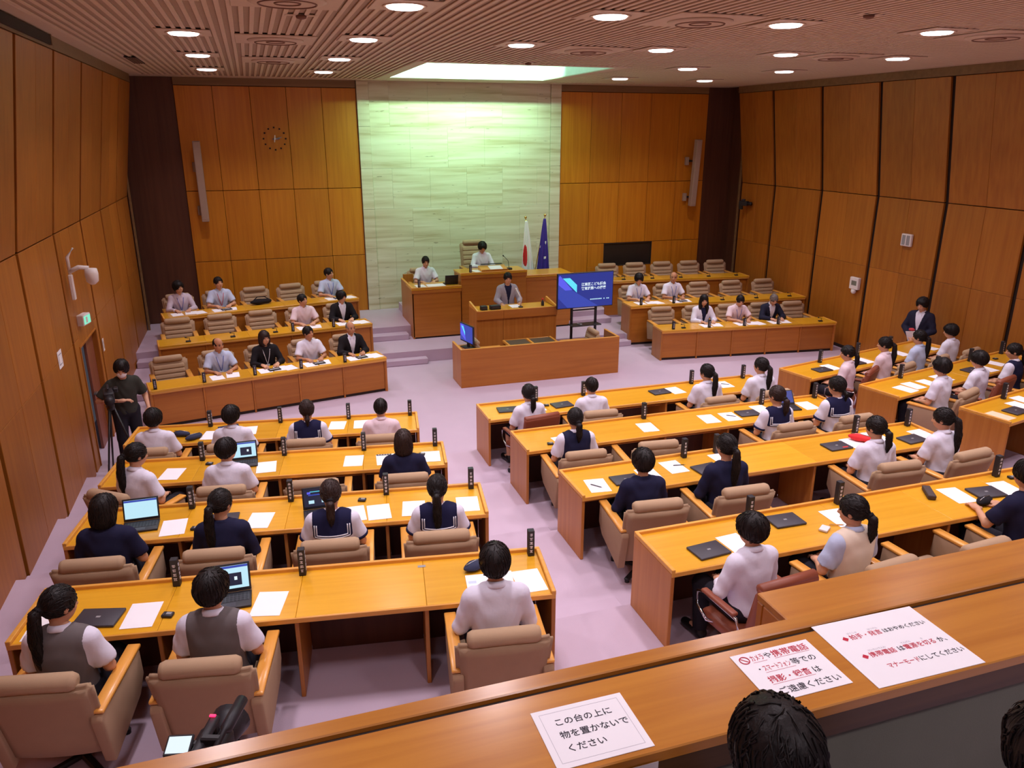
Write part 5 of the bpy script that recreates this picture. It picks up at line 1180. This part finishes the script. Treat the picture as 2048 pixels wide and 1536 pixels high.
# officials' papers and microphones
for key, sp in PLAN.items():
    if key[0] not in 'PQ': continue
    k2 = (key[0], key[1]); bay = EX[k2][2] / 5; x0 = (key[2] + 0.5) * bay; r = eref(*key); a = EX[k2][1]
    if len(sp) > 2:
        for j, (dx, dy, rr) in enumerate(((-0.14, 0.22, 0.06), (0.12, 0.24, -0.12), (0.28, 0.20, 0.2))):
            if j == 2 and key[2] % 2: continue
            o = obj('paper_sheet', paper_me, None, None, ept(k2, x0 + dx, dy, 0.6625 + 0.0006 * j), (0, 0, a + rr)); tag(o, 'white document sheet, ' + r, 'paper', 'paper sheets on the desks')
        if key in (('P', 0, 2), ('P', 0, 4), ('P', 0, 3), ('P', 2, 1), ('Q', 1, 1), ('P', 2, 4)):
            t = thing('folder', 'dark flat folder, ' + r, 'folder', ept(k2, x0 + 0.02, 0.20, 0.667), a + 0.1); rbox('cover', (0.20, 0.14, 0.012), 'black_plastic', t, (0, 0, 0.006), 0.003); box('label_strip', (0, 0, 0.0124), (0.16, 0.02, 0.0006), M['paper'], t, 0)
    elif not (key[0] == 'P' and key[1] != 1):
        t = thing('folded_microphone', 'small black folded desk microphone, ' + r, 'microphone', ept(k2, x0 + 0.10, 0.10, 0.661), a, 'folded desk microphones'); rbox('base', (0.09, 0.06, 0.025), 'black_plastic', t, (0, 0, 0.013), 0.008); tube('stem', [(0.02, 0, 0.025), (0.03, 0.01, 0.07), (-0.02, 0.03, 0.075)], 0.006, M['black_metal'], t); lathe('head', [(0.006, 0), (0.012, 0.01), (0.012, 0.03), (0.004, 0.036)], M['black_plastic'], t, (-0.02, 0.03, 0.075), (0, R(-70), 0), 10)
t = thing('shoulder_bag', 'black bag lying before an empty armchair at the highest doorway-side desk', 'bag', ept(('P', 2), 1.92, 0.40, 0.662), 0.3); obj('cloth_body', np_mesh([pouch_vf + (0,)], [M['black_cloth']]), None, t, (0, 0, 0)); t.scale = (2.0, 1.6, 1.7)
tube('handle', [(-0.08, 0, 0.05), (-0.03, 0.02, 0.09), (0.05, 0.02, 0.085), (0.09, 0, 0.05)], 0.006, M['black_cloth'], t)
# ------------------------------------------------------------------ lettering
TXT = []
def text(body, size, mat, parent, loc, rot=(0, 0, 0), bold=0.0, align='LEFT', name='lettering', sx=1.0):
    cu = bpy.data.curves.new('t', 'FONT'); cu.body = body; cu.size = size; cu.align_x = align; cu.align_y = 'CENTER'; cu.resolution_u = 2; cu.offset = bold
    o = bpy.data.objects.new('t', cu); COL.objects.link(o); TXT.append((o, mat, parent, loc, rot, name, sx))
# notices on the gallery counter
CZ = 3.0
def notice(label, x, y, w, d, rz=0.0):
    t = thing('notice', label, 'notice', (x, y, CZ + 0.0005), rz); box('sheet', (0, 0, 0.001), (w, d, 0.002), M['paper'], t, 0.0004); return t
n1 = notice('white notice with three lines of black lettering on the gallery counter', 0.757, 1.600, 0.285, 0.222)
for zz in (-0.093, 0.093): box('border_line', (0, zz, 0.0022), (0.245, 0.0008, 0.0004), M['ink_grey'], n1, 0)
for xx in (-0.1225, 0.1225): box('border_line', (xx, 0, 0.0022), (0.0008, 0.186, 0.0004), M['ink_grey'], n1, 0)
for k, s in enumerate(('この台の上に', '物を置かないで', 'ください')): text(s, 0.030, 'ink', n1, (-0.092, 0.050 - 0.050 * k, 0.0026), bold=0.0003)
n2 = notice('white no-photography notice with red and black lettering on gallery counter', 1.452, 1.640, 0.292, 0.222)
obj('prohibition_ring', tube_me([(0.016 * math.cos(q * PI / 12), 0.016 * math.sin(q * PI / 12), 0) for q in range(25)], 0.0016, 6), M['ink_red'], n2, (-0.112, 0.078, 0.003))
box('prohibition_bar', (-0.112, 0.078, 0.003), (0.032, 0.003, 0.0006), M['ink_red'], n2, 0, 1, (0, 0, R(-45)))
text('カメラ', 0.032, 'ink_red', n2, (-0.090, 0.078, 0.0026), bold=0.0002, sx=0.52); text('や', 0.030, 'ink', n2, (-0.040, 0.078, 0.0026), bold=0.0002); text('携帯電話', 0.034, 'ink_red', n2, (-0.010, 0.078, 0.0026), bold=0.0003)
text('・', 0.030, 'ink', n2, (-0.105, 0.026, 0.0026)); text('スマートフォン', 0.030, 'ink_red', n2, (-0.078, 0.026, 0.0026), bold=0.0002, sx=0.48); text('等での', 0.031, 'ink', n2, (0.026, 0.026, 0.0026), bold=0.0002)
text('撮影・録音', 0.032, 'ink_red', n2, (-0.094, -0.026, 0.0026), bold=0.0003, sx=0.95); text('は', 0.031, 'ink', n2, (0.066, -0.026, 0.0026), bold=0.0002)
text('ご遠慮ください', 0.032, 'ink', n2, (-0.094, -0.078, 0.0026), bold=0.0002)
for x0, w, yy in ((-0.065, 0.05, 0.060), (0.055, 0.13, 0.060), (-0.025, 0.11, 0.009), (-0.015, 0.155, -0.044)): box('underline', (x0, yy, 0.0024), (w, 0.001, 0.0004), M['ink_red'], n2, 0)
n3 = notice('large white notice with two red diamond lines on the gallery counter', 1.862, 1.638, 0.412, 0.318, R(-1))
for (yy, parts) in ((0.068, (('拍手・発言', 'ink_red', 0.026, -0.122, 0.0003), ('はおやめください', 'ink', 0.0225, 0.010, 0.0003))), (-0.025, (('携帯電話', 'ink_red', 0.026, -0.122, 0.0003), ('は', 'ink', 0.026, -0.012, 0.0004), ('電源を切る', 'ink_red', 0.026, 0.014, 0.0003), ('か、', 'ink', 0.026, 0.148, 0.0004))), (-0.085, (('マナーモード', 'ink_red', 0.026, -0.105, 0.0003), ('にしてください', 'ink', 0.026, 0.018, 0.0003)))):
    for s, m, sz, xx, bd in parts: text(s, sz, m, n3, (xx, yy, 0.0026), bold=bd, sx=0.8 if s == 'マナーモード' else (0.98 if 'は' != s else 1))
    if yy > -0.05: obj('diamond', me_from([(-0.012, 0, 0), (0, -0.012, 0), (0.012, 0, 0), (0, 0.012, 0)], [(0, 1, 2, 3)]), M['ink_red'], n3, (-0.140, yy, 0.0026))
for s, xx, yy in (('はくしゅ', -0.118, 0.090), ('はつげん', -0.035, 0.090), ('けいたいでんわ', -0.112, -0.003), ('でんげん', 0.018, -0.003), ('き', 0.098, -0.003)): text(s, 0.010, 'ink_grey', n3, (xx, yy, 0.0026))
t = thing('hanging_sheet', 'pale sheet hanging below the counter edge under a notice', 'paper', (0.80, 1.466, 2.965)); box('sheet', (0, 0, -0.10), (0.20, 0.002, 0.21), M['paper'], t, 0.0004); box('printed_mark', (0.02, -0.0015, -0.06), (0.10, 0.0006, 0.012), M['ink'], t, 0)

# ------------------------------------------------------------------ large screen on its stand
tv = thing('display_stand', 'large flat screen with blue title slide on a black wheeled stand', 'screen', (6.30, 14.42, 0), R(2))
box('bezel', (0, 0, 1.525), (1.27, 0.05, 0.735), M['black_plastic'], tv, 0.008)
pn = box('screen_panel', (0, -0.0262, 1.525), (1.235, 0.002, 0.70), M['screen_blue'], tv, 0)
def poly(name, pts, mat, parent, y): return obj(name, me_from([(x, 0, z) for x, z in pts], [tuple(range(len(pts)))]), M[mat], parent, (0, y, 0))
poly('slide_shape', [(-0.40, -0.35), (0.30, -0.35), (-0.617, 0.20), (-0.617, -0.13)], 'screen_mid', pn, -0.0018)
poly('slide_shape', [(-0.61, 0.30), (-0.61, 0.14), (-0.46, 0.02), (-0.30, 0.02), (-0.58, 0.33)], 'screen_violet', pn, -0.0024)
poly('slide_shape', [(-0.52, 0.27), (-0.36, 0.27), (-0.20, 0.12), (-0.20, -0.04)], 'screen_cyan', pn, -0.0030)
text('江東区こども議会', 0.070, 'screen_white', pn, (-0.10, -0.0036, 0.115), (R(90), 0, 0), 0.0016, name='slide_title'); text('教育施策への提案', 0.070, 'screen_white', pn, (-0.10, -0.0036, 0.030), (R(90), 0, 0), 0.0016, name='slide_title')
for q in range(13):
    if q not in (8, 10): box('slide_date', (0.12 + 0.034 * q, -0.003, -0.20), (0.024, 0.001, 0.022), M['screen_paper'], pn, 0)
for s in (-1, 1):
    box('post', (s * 0.275, 0.04, 0.70), (0.05, 0.035, 1.34), M['black_metal'], tv, 0.004); box('foot', (s * 0.275, 0.02, 0.04), (0.05, 0.42, 0.035), M['black_metal'], tv, 0.006)
    for yy in (-0.16, 0.20): obj('castor', tube_me([(-0.012, 0, 0), (0.012, 0, 0)], 0.022, 10), M['black_plastic'], tv, (s * 0.275, yy, 0.022))
box('shelf', (0, -0.02, 0.80), (0.66, 0.26, 0.02), M['black_metal'], tv, 0.004); box('crossbar', (0, 0.04, 1.10), (0.55, 0.02, 0.03), M['black_metal'], tv, 0.003); box('crossbar', (0, 0.04, 0.30), (0.55, 0.02, 0.03), M['black_metal'], tv, 0.003)
t = thing('remote_control', 'small pale remote lying on the screen stand shelf', 'remote', (6.18, 14.38, 0.811), 0.3); rbox('case', (0.05, 0.12, 0.018), 'grey_plastic', t, (0, 0, 0.0092), 0.005); box('keypad', (0, 0.01, 0.0186), (0.032, 0.07, 0.001), M['black_plastic'], t, 0)
# small monitor on the enclosure
t = thing('small_monitor', 'small monitor with blue picture on the corner of wooden enclosure', 'monitor', (3.60, 13.76, 0.691), R(-77))
box('bezel', (0, 0, 0.28), (0.52, 0.035, 0.36), M['black_plastic'], t, 0.006); pn = box('screen_panel', (0, -0.0185, 0.285), (0.49, 0.001, 0.32), M['screen_mid'], t, 0)
poly('slide_shape', [(-0.24, 0.15), (-0.24, -0.05), (-0.02, -0.15), (-0.10, 0.15)], 'screen_violet', pn, -0.0016); poly('slide_shape', [(-0.20, 0.12), (-0.12, 0.12), (-0.05, 0.02), (-0.05, -0.05)], 'screen_cyan', pn, -0.0022)
box('stand_neck', (0, 0.02, 0.07), (0.07, 0.03, 0.12), M['black_plastic'], t, 0.005); rbox('stand_foot', (0.30, 0.18, 0.015), 'black_plastic', t, (0, 0.01, 0.0085), 0.006)
# ------------------------------------------------------------------ flags
def flag(name, label, base, top, cloth, print_fn, mats, sway):
    t = thing(name, label, 'flag', base); b = Vector(base); d = Vector(top) - b
    tube('pole', [(0, 0, 0), tuple(d)], 0.012, M['gold'], t, 8); lathe('finial', [(0.005, -0.01), (0.028, 0.005), (0.034, 0.03), (0.02, 0.055), (0.004, 0.062)], M['gold'], t, tuple(d), n=12)
    nu, nv = 34, 44; V = []; Fq = []; mi = []
    for j in range(nv + 1):
        v = j / nv; c = d * (1 - 0.03) - d * 0.0; z = c.z - v * 1.26; wv = 0.03 + 0.13 * v ** 0.8
        cx = c.x + sway * v * 0.10
        for i in range(nu + 1):
            u = -1 + 2 * i / nu; V.append((cx + u * wv, -0.03 - 0.03 * v * math.cos(u * 1.3) + 0.022 * v * math.sin(u * 9 + v * 2), z + 0.05 * v * abs(u)))
    for j in range(nv):
        for i in range(nu):
            a = j * (nu + 1) + i; Fq.append((a, a + 1, a + nu + 2, a + nu + 1)); mi.append(print_fn(-1 + 2 * (i + 0.5) / nu, (j + 0.5) / nv))
    me = me_from(V, Fq, True)
    for m in mats: me.materials.append(M[m])
    me.polygons.foreach_set('material_index', mi)
    o = obj('cloth', me, None, t); sm = o.modifiers.new('s', 'SOLIDIFY'); sm.thickness = 0.004
    box('pole_socket', (0, 0, 0.02), (0.10, 0.10, 0.06), M['dark_trim'], t, 0.01)
plain('flag_white', srgb(238, 240, 242), 0.8, vary=0.02); plain('flag_red', srgb(208, 40, 44), 0.8); plain('flag_purple', srgb(62, 44, 150), 0.8)
flag('national_flag', 'white flag with red disc hanging from a gold-tipped pole', (6.44, 17.62, 0.80), (6.10, 17.62, 2.66), 0, lambda u, v: 1 if ((u + 0.45) / 0.48) ** 2 + ((v - 0.66) / 0.20) ** 2 < 1 else 0, ('flag_white', 'flag_red'), 0.35)
flag('ward_flag', 'deep violet flag with small white marks on a gold-tipped pole', (6.26, 17.66, 0.80), (6.60, 17.64, 2.70), 0, lambda u, v: 1 if ((u - 0.45) / 0.16) ** 2 + ((v - 0.46) / 0.03) ** 2 < 1 or ((u - 0.3) / 0.2) ** 2 + ((v - 0.75) / 0.03) ** 2 < 1 or ((u + 0.8) / 0.12) ** 2 + ((v - 0.55) / 0.025) ** 2 < 1 else 0, ('flag_purple', 'flag_white'), -0.4)
# ------------------------------------------------------------------ dais and podium things
open_laptop('dark laptop standing half open on the lower clerk desk of the dais', (4.00, 16.70, 1.381), PI, 'screen_dark', 16)
for k, (x, r) in enumerate(((3.30, 0.05), (3.55, -0.04), (3.74, 0.1))): tag(obj('paper_sheet', paper_me, None, None, (x, 16.62, 1.3815 + 0.0008 * k), (0, 0, r)), 'white document sheet on the lower clerk desk of the dais', 'paper', 'papers on the clerk desk')
nameplate((3.24, 16.46, 1.381), 0, 'black upright nameplate on the lower clerk desk of the dais', 0.17); nameplate((4.42, 16.50, 1.641), 0, 'black upright nameplate on the tall presiding desk', 0.17)
tag(obj('paper_sheet', paper_me, None, None, (4.62, 16.64, 1.6418), (0, 0, 0.2)), 'white sheet beside the nameplate on the tall presiding desk', 'paper')
t = thing('reading_board', 'orange tilted reading board with lamp strip on the presiding desk', 'reading stand', (4.98, 16.62, 1.641)); obj('board', xprism_me([(-0.16, 0), (0.16, 0), (0.16, 0.10), (-0.16, 0.03)], 0.62, 0.006, 1), M['desk_edge'], t); box('lamp_bar', (0.0, 0.14, 0.125), (0.50, 0.03, 0.02), M['black_plastic'], t, 0.004); box('open_script', (0.05, -0.02, 0.068), (0.30, 0.22, 0.004), M['paper'], t, 0.0005, 1, (R(12), 0, 0)); box('board_ledge', (0, -0.17, 0.025), (0.62, 0.02, 0.05), M['desk_side'], t, 0.003)
t = thing('desk_microphone', 'black gooseneck microphone beside the reading board on presiding desk', 'microphone', (5.36, 16.62, 1.641)); rbox('base', (0.13, 0.10, 0.04), 'black_plastic', t, (0, 0, 0.021), 0.01); tube('neck', [(0, 0, 0.04), (-0.02, 0.0, 0.20), (-0.10, 0.08, 0.30)], 0.006, M['black_metal'], t); lathe('head', [(0.006, 0), (0.014, 0.01), (0.014, 0.04), (0.004, 0.05)], M['black_plastic'], t, (-0.10, 0.08, 0.29), (R(30), R(-40), 0), 10)
t = thing('podium_microphone', 'pale gooseneck microphone rising from the podium top', 'microphone', (5.00, 14.72, 1.186)); lathe('base', [(0.05, 0), (0.05, 0.015), (0.012, 0.03)], M['black_plastic'], t, n=14); tube('neck', [(0, 0, 0.03), (0.0, 0.0, 0.20), (-0.05, 0.12, 0.34)], 0.011, M['white_plastic'], t); lathe('head', [(0.008, 0), (0.017, 0.012), (0.017, 0.045), (0.005, 0.055)], M['white_plastic'], t, (-0.05, 0.12, 0.335), (R(-40), R(-15), 0), 12)
for x, w in ((4.20, 0.13), (4.44, 0.22)):
    t = thing('podium_box', ('narrow' if w < 0.2 else 'wide') + ' low black box standing on the podium top', 'box', (x, 14.70, 1.186), 0.1); rbox('case', (w, 0.12, 0.085), 'black_plastic', t, (0, 0, 0.043), 0.008); box('front_strip', (0, -0.0605, 0.05), (w * 0.8, 0.002, 0.02), M['dark_plastic'], t, 0)
t = thing('flower_bottle', 'small dark bottle with red stopper on the podium top', 'bottle', (5.48, 14.72, 1.186)); lathe('glass_body', [(0.028, 0), (0.032, 0.01), (0.03, 0.08), (0.012, 0.10), (0.012, 0.125)], M['black_plastic'], t, n=14); lathe('stopper', [(0.012, 0), (0.022, 0.012), (0.014, 0.03)], M['red_cloth'], t, (0, 0, 0.126), n=12)
tag(obj('paper_sheet', paper_me, None, None, (4.92, 14.86, 1.1868), (0, 0, 0.0)), 'white speech sheet on the podium under the speaker', 'paper')
# ------------------------------------------------------------------ things on the walls
ck = thing('wall_clock', 'clock of twelve dark dots and silver hands on the wood wall', 'clock', (0.55, BY - 0.031, 4.48), 0)
for k in range(12): a = k * PI / 6; obj('hour_mark', box_me((0.034, 0.012, 0.034), M['gap'], 0.002), None, ck, (0.235 * math.sin(a), -0.006, 0.235 * math.cos(a)))
obj('hour_hand', box_me((0.15, 0.008, 0.03), M['chrome'], 0.002), None, ck, (0.03, -0.022, -0.004), (0, R(-6), 0)); obj('minute_hand', box_me((0.16, 0.008, 0.016), M['steel'], 0.002), None, ck, (0.07, -0.03, 0.012), (0, R(-14), 0)); lathe('hub', [(0.03, 0), (0.03, 0.03), (0.01, 0.036)], M['chrome'], ck, (0, 0, 0), (R(90), 0, 0), 14); obj('second_hand', box_me((0.02, 0.006, 0.15), M['white_plastic'], 0.001), None, ck, (0, -0.037, 0.0), (0, R(8), 0))
for x, lab in ((-1.06, 'tall slim grey column loudspeaker on the wood wall near the clock'), (11.0, 'tall slim grey column loudspeaker on the wood wall above the niche')):
    t = thing('column_speaker', lab, 'loudspeaker', (x, 18.26, 3.60), 0)
    box('cabinet', (0, 0, 0), (0.15, 0.15, 1.68), M['speaker_grey'], t, 0.008, 1, (R(4), 0, 0)); box('grille', (0, -0.078, 0), (0.125, 0.006, 1.6), M['speaker_grey'], t, 0.002, 1, (R(4), 0, 0))
    for zz in (-0.62, 0.30): box('bracket', (-0.02, 0.17, zz), (0.06, 0.25, 0.05), M['dark_trim'], t, 0.004); box('junction_box', (-0.13 if x > 5 else -0.10, 0.24, zz), (0.09, 0.08, 0.20), M['speaker_grey'], t, 0.006)
t = thing('wall_camera', 'white antenna unit with hanging dome camera on doorway wall', 'camera', (LX + 0.02, 11.48, 2.80)); box('mount_plate', (0.05, 0, -0.16), (0.05, 0.07, 0.34), M['white_plastic'], t, 0.01); tube('arm', [(0.05, 0, 0.05), (0.16, 0.02, 0.10), (0.28, 0.03, 0.08)], 0.03, M['white_plastic'], t, 10); lathe('dome', [(0.02, 0.06), (0.075, 0.05), (0.085, -0.02), (0.075, -0.12), (0.03, -0.16)], M['white_plastic'], t, (0.30, 0.03, 0.02), n=18); tube('antenna', [(0.05, 0, 0.02), (0.05, 0.0, 0.24), (0.14, -0.02, 0.36)], [0.02, 0.024, 0.012], M['white_plastic'], t, 10)
t = thing('exit_sign', 'small illuminated green exit sign above the doorway', 'sign', (LX + 0.01, 11.86, 2.12), R(-12)); box('case', (0.05, 0, 0), (0.10, 0.24, 0.15), M['white_plastic'], t, 0.01); box('lit_face', (0.101, 0, 0), (0.003, 0.21, 0.115), M['exit_green'], t, 0.001); box('figure', (0.1035, -0.02, 0), (0.002, 0.05, 0.08), M['white_plastic'], t, 0.001)
t = thing('wall_notice', 'white square notice sheet on the doorway wall panel', 'notice', (LX + 0.004, 10.49, 1.92)); box('sheet', (0.001, 0, 0), (0.003, 0.21, 0.22), M['paper'], t, 0.0005); box('printed_frame', (0.0035, 0, 0), (0.001, 0.14, 0.14), M['ink_grey'], t, 0); box('printed_mark', (0.0045, 0, 0), (0.001, 0.11, 0.11), M['paper'], t, 0)
t = thing('door_push_plate', 'small pale plate on the wood panel beside the open doorway', 'plate', (LX + 0.004, 13.15, 1.42)); box('plate', (0.004, 0, 0), (0.008, 0.09, 0.20), M['white_plastic'], t, 0.002); box('slot', (0.009, 0, 0), (0.002, 0.03, 0.12), M['grey_plastic'], t, 0)
t = thing('wall_speaker', 'square white ceiling-type speaker box on the far panelled wall', 'loudspeaker', (RX - 0.004, 12.17, 2.58)); box('case', (-0.03, 0, 0), (0.06, 0.26, 0.24), M['white_plastic'], t, 0.012)
for yy in (-0.055, 0.055): box('grille', (-0.061, yy, 0), (0.003, 0.085, 0.19), M['grey_plastic'], t, 0.001)
t = thing('wall_control_box', 'white control box with round dome below on the far panelled wall', 'control box', (RX - 0.004, 13.39, 1.50)); box('case', (-0.04, 0, 0), (0.08, 0.26, 0.26), M['white_plastic'], t, 0.012); box('display', (-0.081, -0.01, 0.01), (0.003, 0.15, 0.10), M['parapet'], t, 0.001); lathe('dome', [(0.055, 0), (0.055, -0.06), (0.03, -0.09)], M['white_plastic'], t, (-0.05, 0, -0.135), n=16)
t = thing('wall_video_camera', 'black video camera bracketed high in the dark wall recess', 'camera', (RX - 0.16, 17.6, 2.86), R(200)); box('body', (0, 0.02, 0), (0.11, 0.24, 0.12), M['black_plastic'], t, 0.01); lathe('lens', [(0.045, 0), (0.045, 0.10), (0.05, 0.11)], M['black_plastic'], t, (0, 0.14, 0), (R(-90), 0, 0), 14); box('bracket', (0.0, -0.06, -0.10), (0.05, 0.10, 0.12), M['black_metal'], t, 0.005); box('top_light', (0, 0.0, 0.085), (0.06, 0.10, 0.04), M['dark_plastic'], t, 0.006)
# ------------------------------------------------------------------ cameras on tripods, held things, floor cover
def tripod(t, h, spread=0.42, az=0.5):
    for k in range(3): a = az + k * 2 * PI / 3; tube('tripod_leg', [(0.03 * math.cos(a), 0.03 * math.sin(a), h - 0.08), (spread * math.cos(a), spread * math.sin(a), 0.01)], [0.016, 0.011], M['black_metal'], t, 8)
    lathe('tripod_head', [(0.05, h - 0.12), (0.05, h - 0.05), (0.035, h - 0.03), (0.05, h)], M['black_metal'], t, n=14)
t = thing('tripod_camera', 'black video camera on tripod held by the masked person', 'camera', (-2.12, 10.98, 0.0), R(190)); tripod(t, 1.16, 0.30, 0.9); box('body', (0, 0.0, 1.24), (0.13, 0.30, 0.15), M['black_plastic'], t, 0.02, 2); lathe('lens', [(0.05, 0), (0.055, 0.12), (0.06, 0.14)], M['black_plastic'], t, (0, 0.15, 1.24), (R(-90), 0, 0), 16); box('viewfinder', (-0.09, -0.05, 1.30), (0.06, 0.12, 0.06), M['black_plastic'], t, 0.01); box('top_handle', (0, 0, 1.36), (0.03, 0.20, 0.03), M['black_plastic'], t, 0.008); tube('pan_handle', [(0, -0.05, 1.12), (0.06, -0.35, 0.98)], 0.012, M['black_metal'], t)
t = thing('camcorder', 'black camcorder with fluffy-tipped microphone and lit screen on tripod', 'camera', (-0.40, 2.66, 0.75), R(-20))
z = 1.385; tripod(t, z, 0.35, 0.3)
box('body', (0, 0, z + 0.085), (0.14, 0.30, 0.16), M['black_plastic'], t, 0.025, 2); lathe('lens_hood', [(0.055, 0), (0.07, 0.08), (0.08, 0.12)], M['black_plastic'], t, (0, 0.15, z + 0.085), (R(-90), 0, 0), 18)
box('top_handle', (0, 0.02, z + 0.21), (0.04, 0.24, 0.035), M['black_plastic'], t, 0.012, 2); box('handle_post', (0, 0.11, z + 0.185), (0.035, 0.04, 0.05), M['black_plastic'], t, 0.006); box('handle_post', (0, -0.07, z + 0.185), (0.035, 0.04, 0.05), M['black_plastic'], t, 0.006)
l = box('flip_screen', (-0.08, -0.02, z + 0.215), (0.10, 0.085, 0.012), M['black_plastic'], t, 0.004, 1, (R(20), 0, 0.1)); box('lit_panel', (0, 0, 0.0066), (0.085, 0.066, 0.001), M['screen_white'], l, 0)
box('screen_arm', (-0.045, 0.0, z + 0.20), (0.06, 0.03, 0.03), M['black_metal'], t, 0.006)
tube('shotgun_microphone', [(0.07, -0.08, z + 0.22), (0.075, 0.04, z + 0.235), (0.08, 0.05, z + 0.236), (0.085, 0.21, z + 0.240)], [0.012, 0.012, 0.024, 0.024], M['black_plastic'], t, 12)
box('microphone_holder', (0.04, 0.0, z + 0.225), (0.08, 0.03, 0.04), M['black_metal'], t, 0.006); box('tally_lamp', (-0.005, 0.125, z + 0.231), (0.026, 0.012, 0.008), M['rec_red'], t, 0.002); box('battery', (0, -0.18, z + 0.08), (0.08, 0.06, 0.10), M['black_plastic'], t, 0.01); box('grip', (0.09, 0.04, z + 0.07), (0.05, 0.16, 0.11), M['black_plastic'], t, 0.02, 2)
box('eyepiece', (-0.03, -0.20, z + 0.19), (0.06, 0.14, 0.06), M['black_plastic'], t, 0.014, 2); box('label_tag', (-0.02, -0.09, z + 0.215), (0.02, 0.04, 0.02), M['white_plastic'], t, 0.003)
t = thing('held_papers', 'white papers held by the standing person in dark suit', 'papers', (11.59, 11.02, 0.93), R(112)); box('sheet', (0, 0.02, 0), (0.20, 0.008, 0.27), M['paper'], t, 0.002, 1, (R(-25), R(15), 0)); box('sheet_behind', (0.01, 0.035, 0.0), (0.20, 0.004, 0.27), M['paper'], t, 0.001, 1, (R(-22), R(10), 0))
t = thing('held_armband', 'pink cloth band in the hands of the standing person', 'cloth', (11.56, 11.06, 1.04), R(112)); obj('cloth_body', np_mesh([pouch_vf + (0,)], [M['red_strap']]), None, t); t.scale = (0.5, 0.6, 0.9); tube('hem', [(-0.09, 0, 0.04), (0, 0.005, 0.068), (0.09, 0, 0.04)], 0.004, M['paper_pink'], t)
t = thing('floor_socket_cover', 'round carpet-coloured socket cover in the floor behind the back desks', 'floor cover', (0.39, 4.27, 0.751)); lathe('disc', [(0.15, 0), (0.15, 0.004), (0.14, 0.006)], M['carpet'], t, n=28); obj('rim', tube_me([(0.152 * math.cos(q * PI / 16), 0.152 * math.sin(q * PI / 16), 0.003) for q in range(33)], 0.004, 6), M['grey_plastic'], t)
# turn the lettering into meshes
dg = bpy.context.evaluated_depsgraph_get(); dg.update()
for o, mat, parent, loc, rot, name, sx in TXT:
    me = bpy.data.meshes.new_from_object(o.evaluated_get(dg)); me.materials.clear()
    q = obj(name, me, M[mat], parent, loc, rot); q.scale = (sx, 1, 1)
    cu = o.data; bpy.data.objects.remove(o); bpy.data.curves.remove(cu)
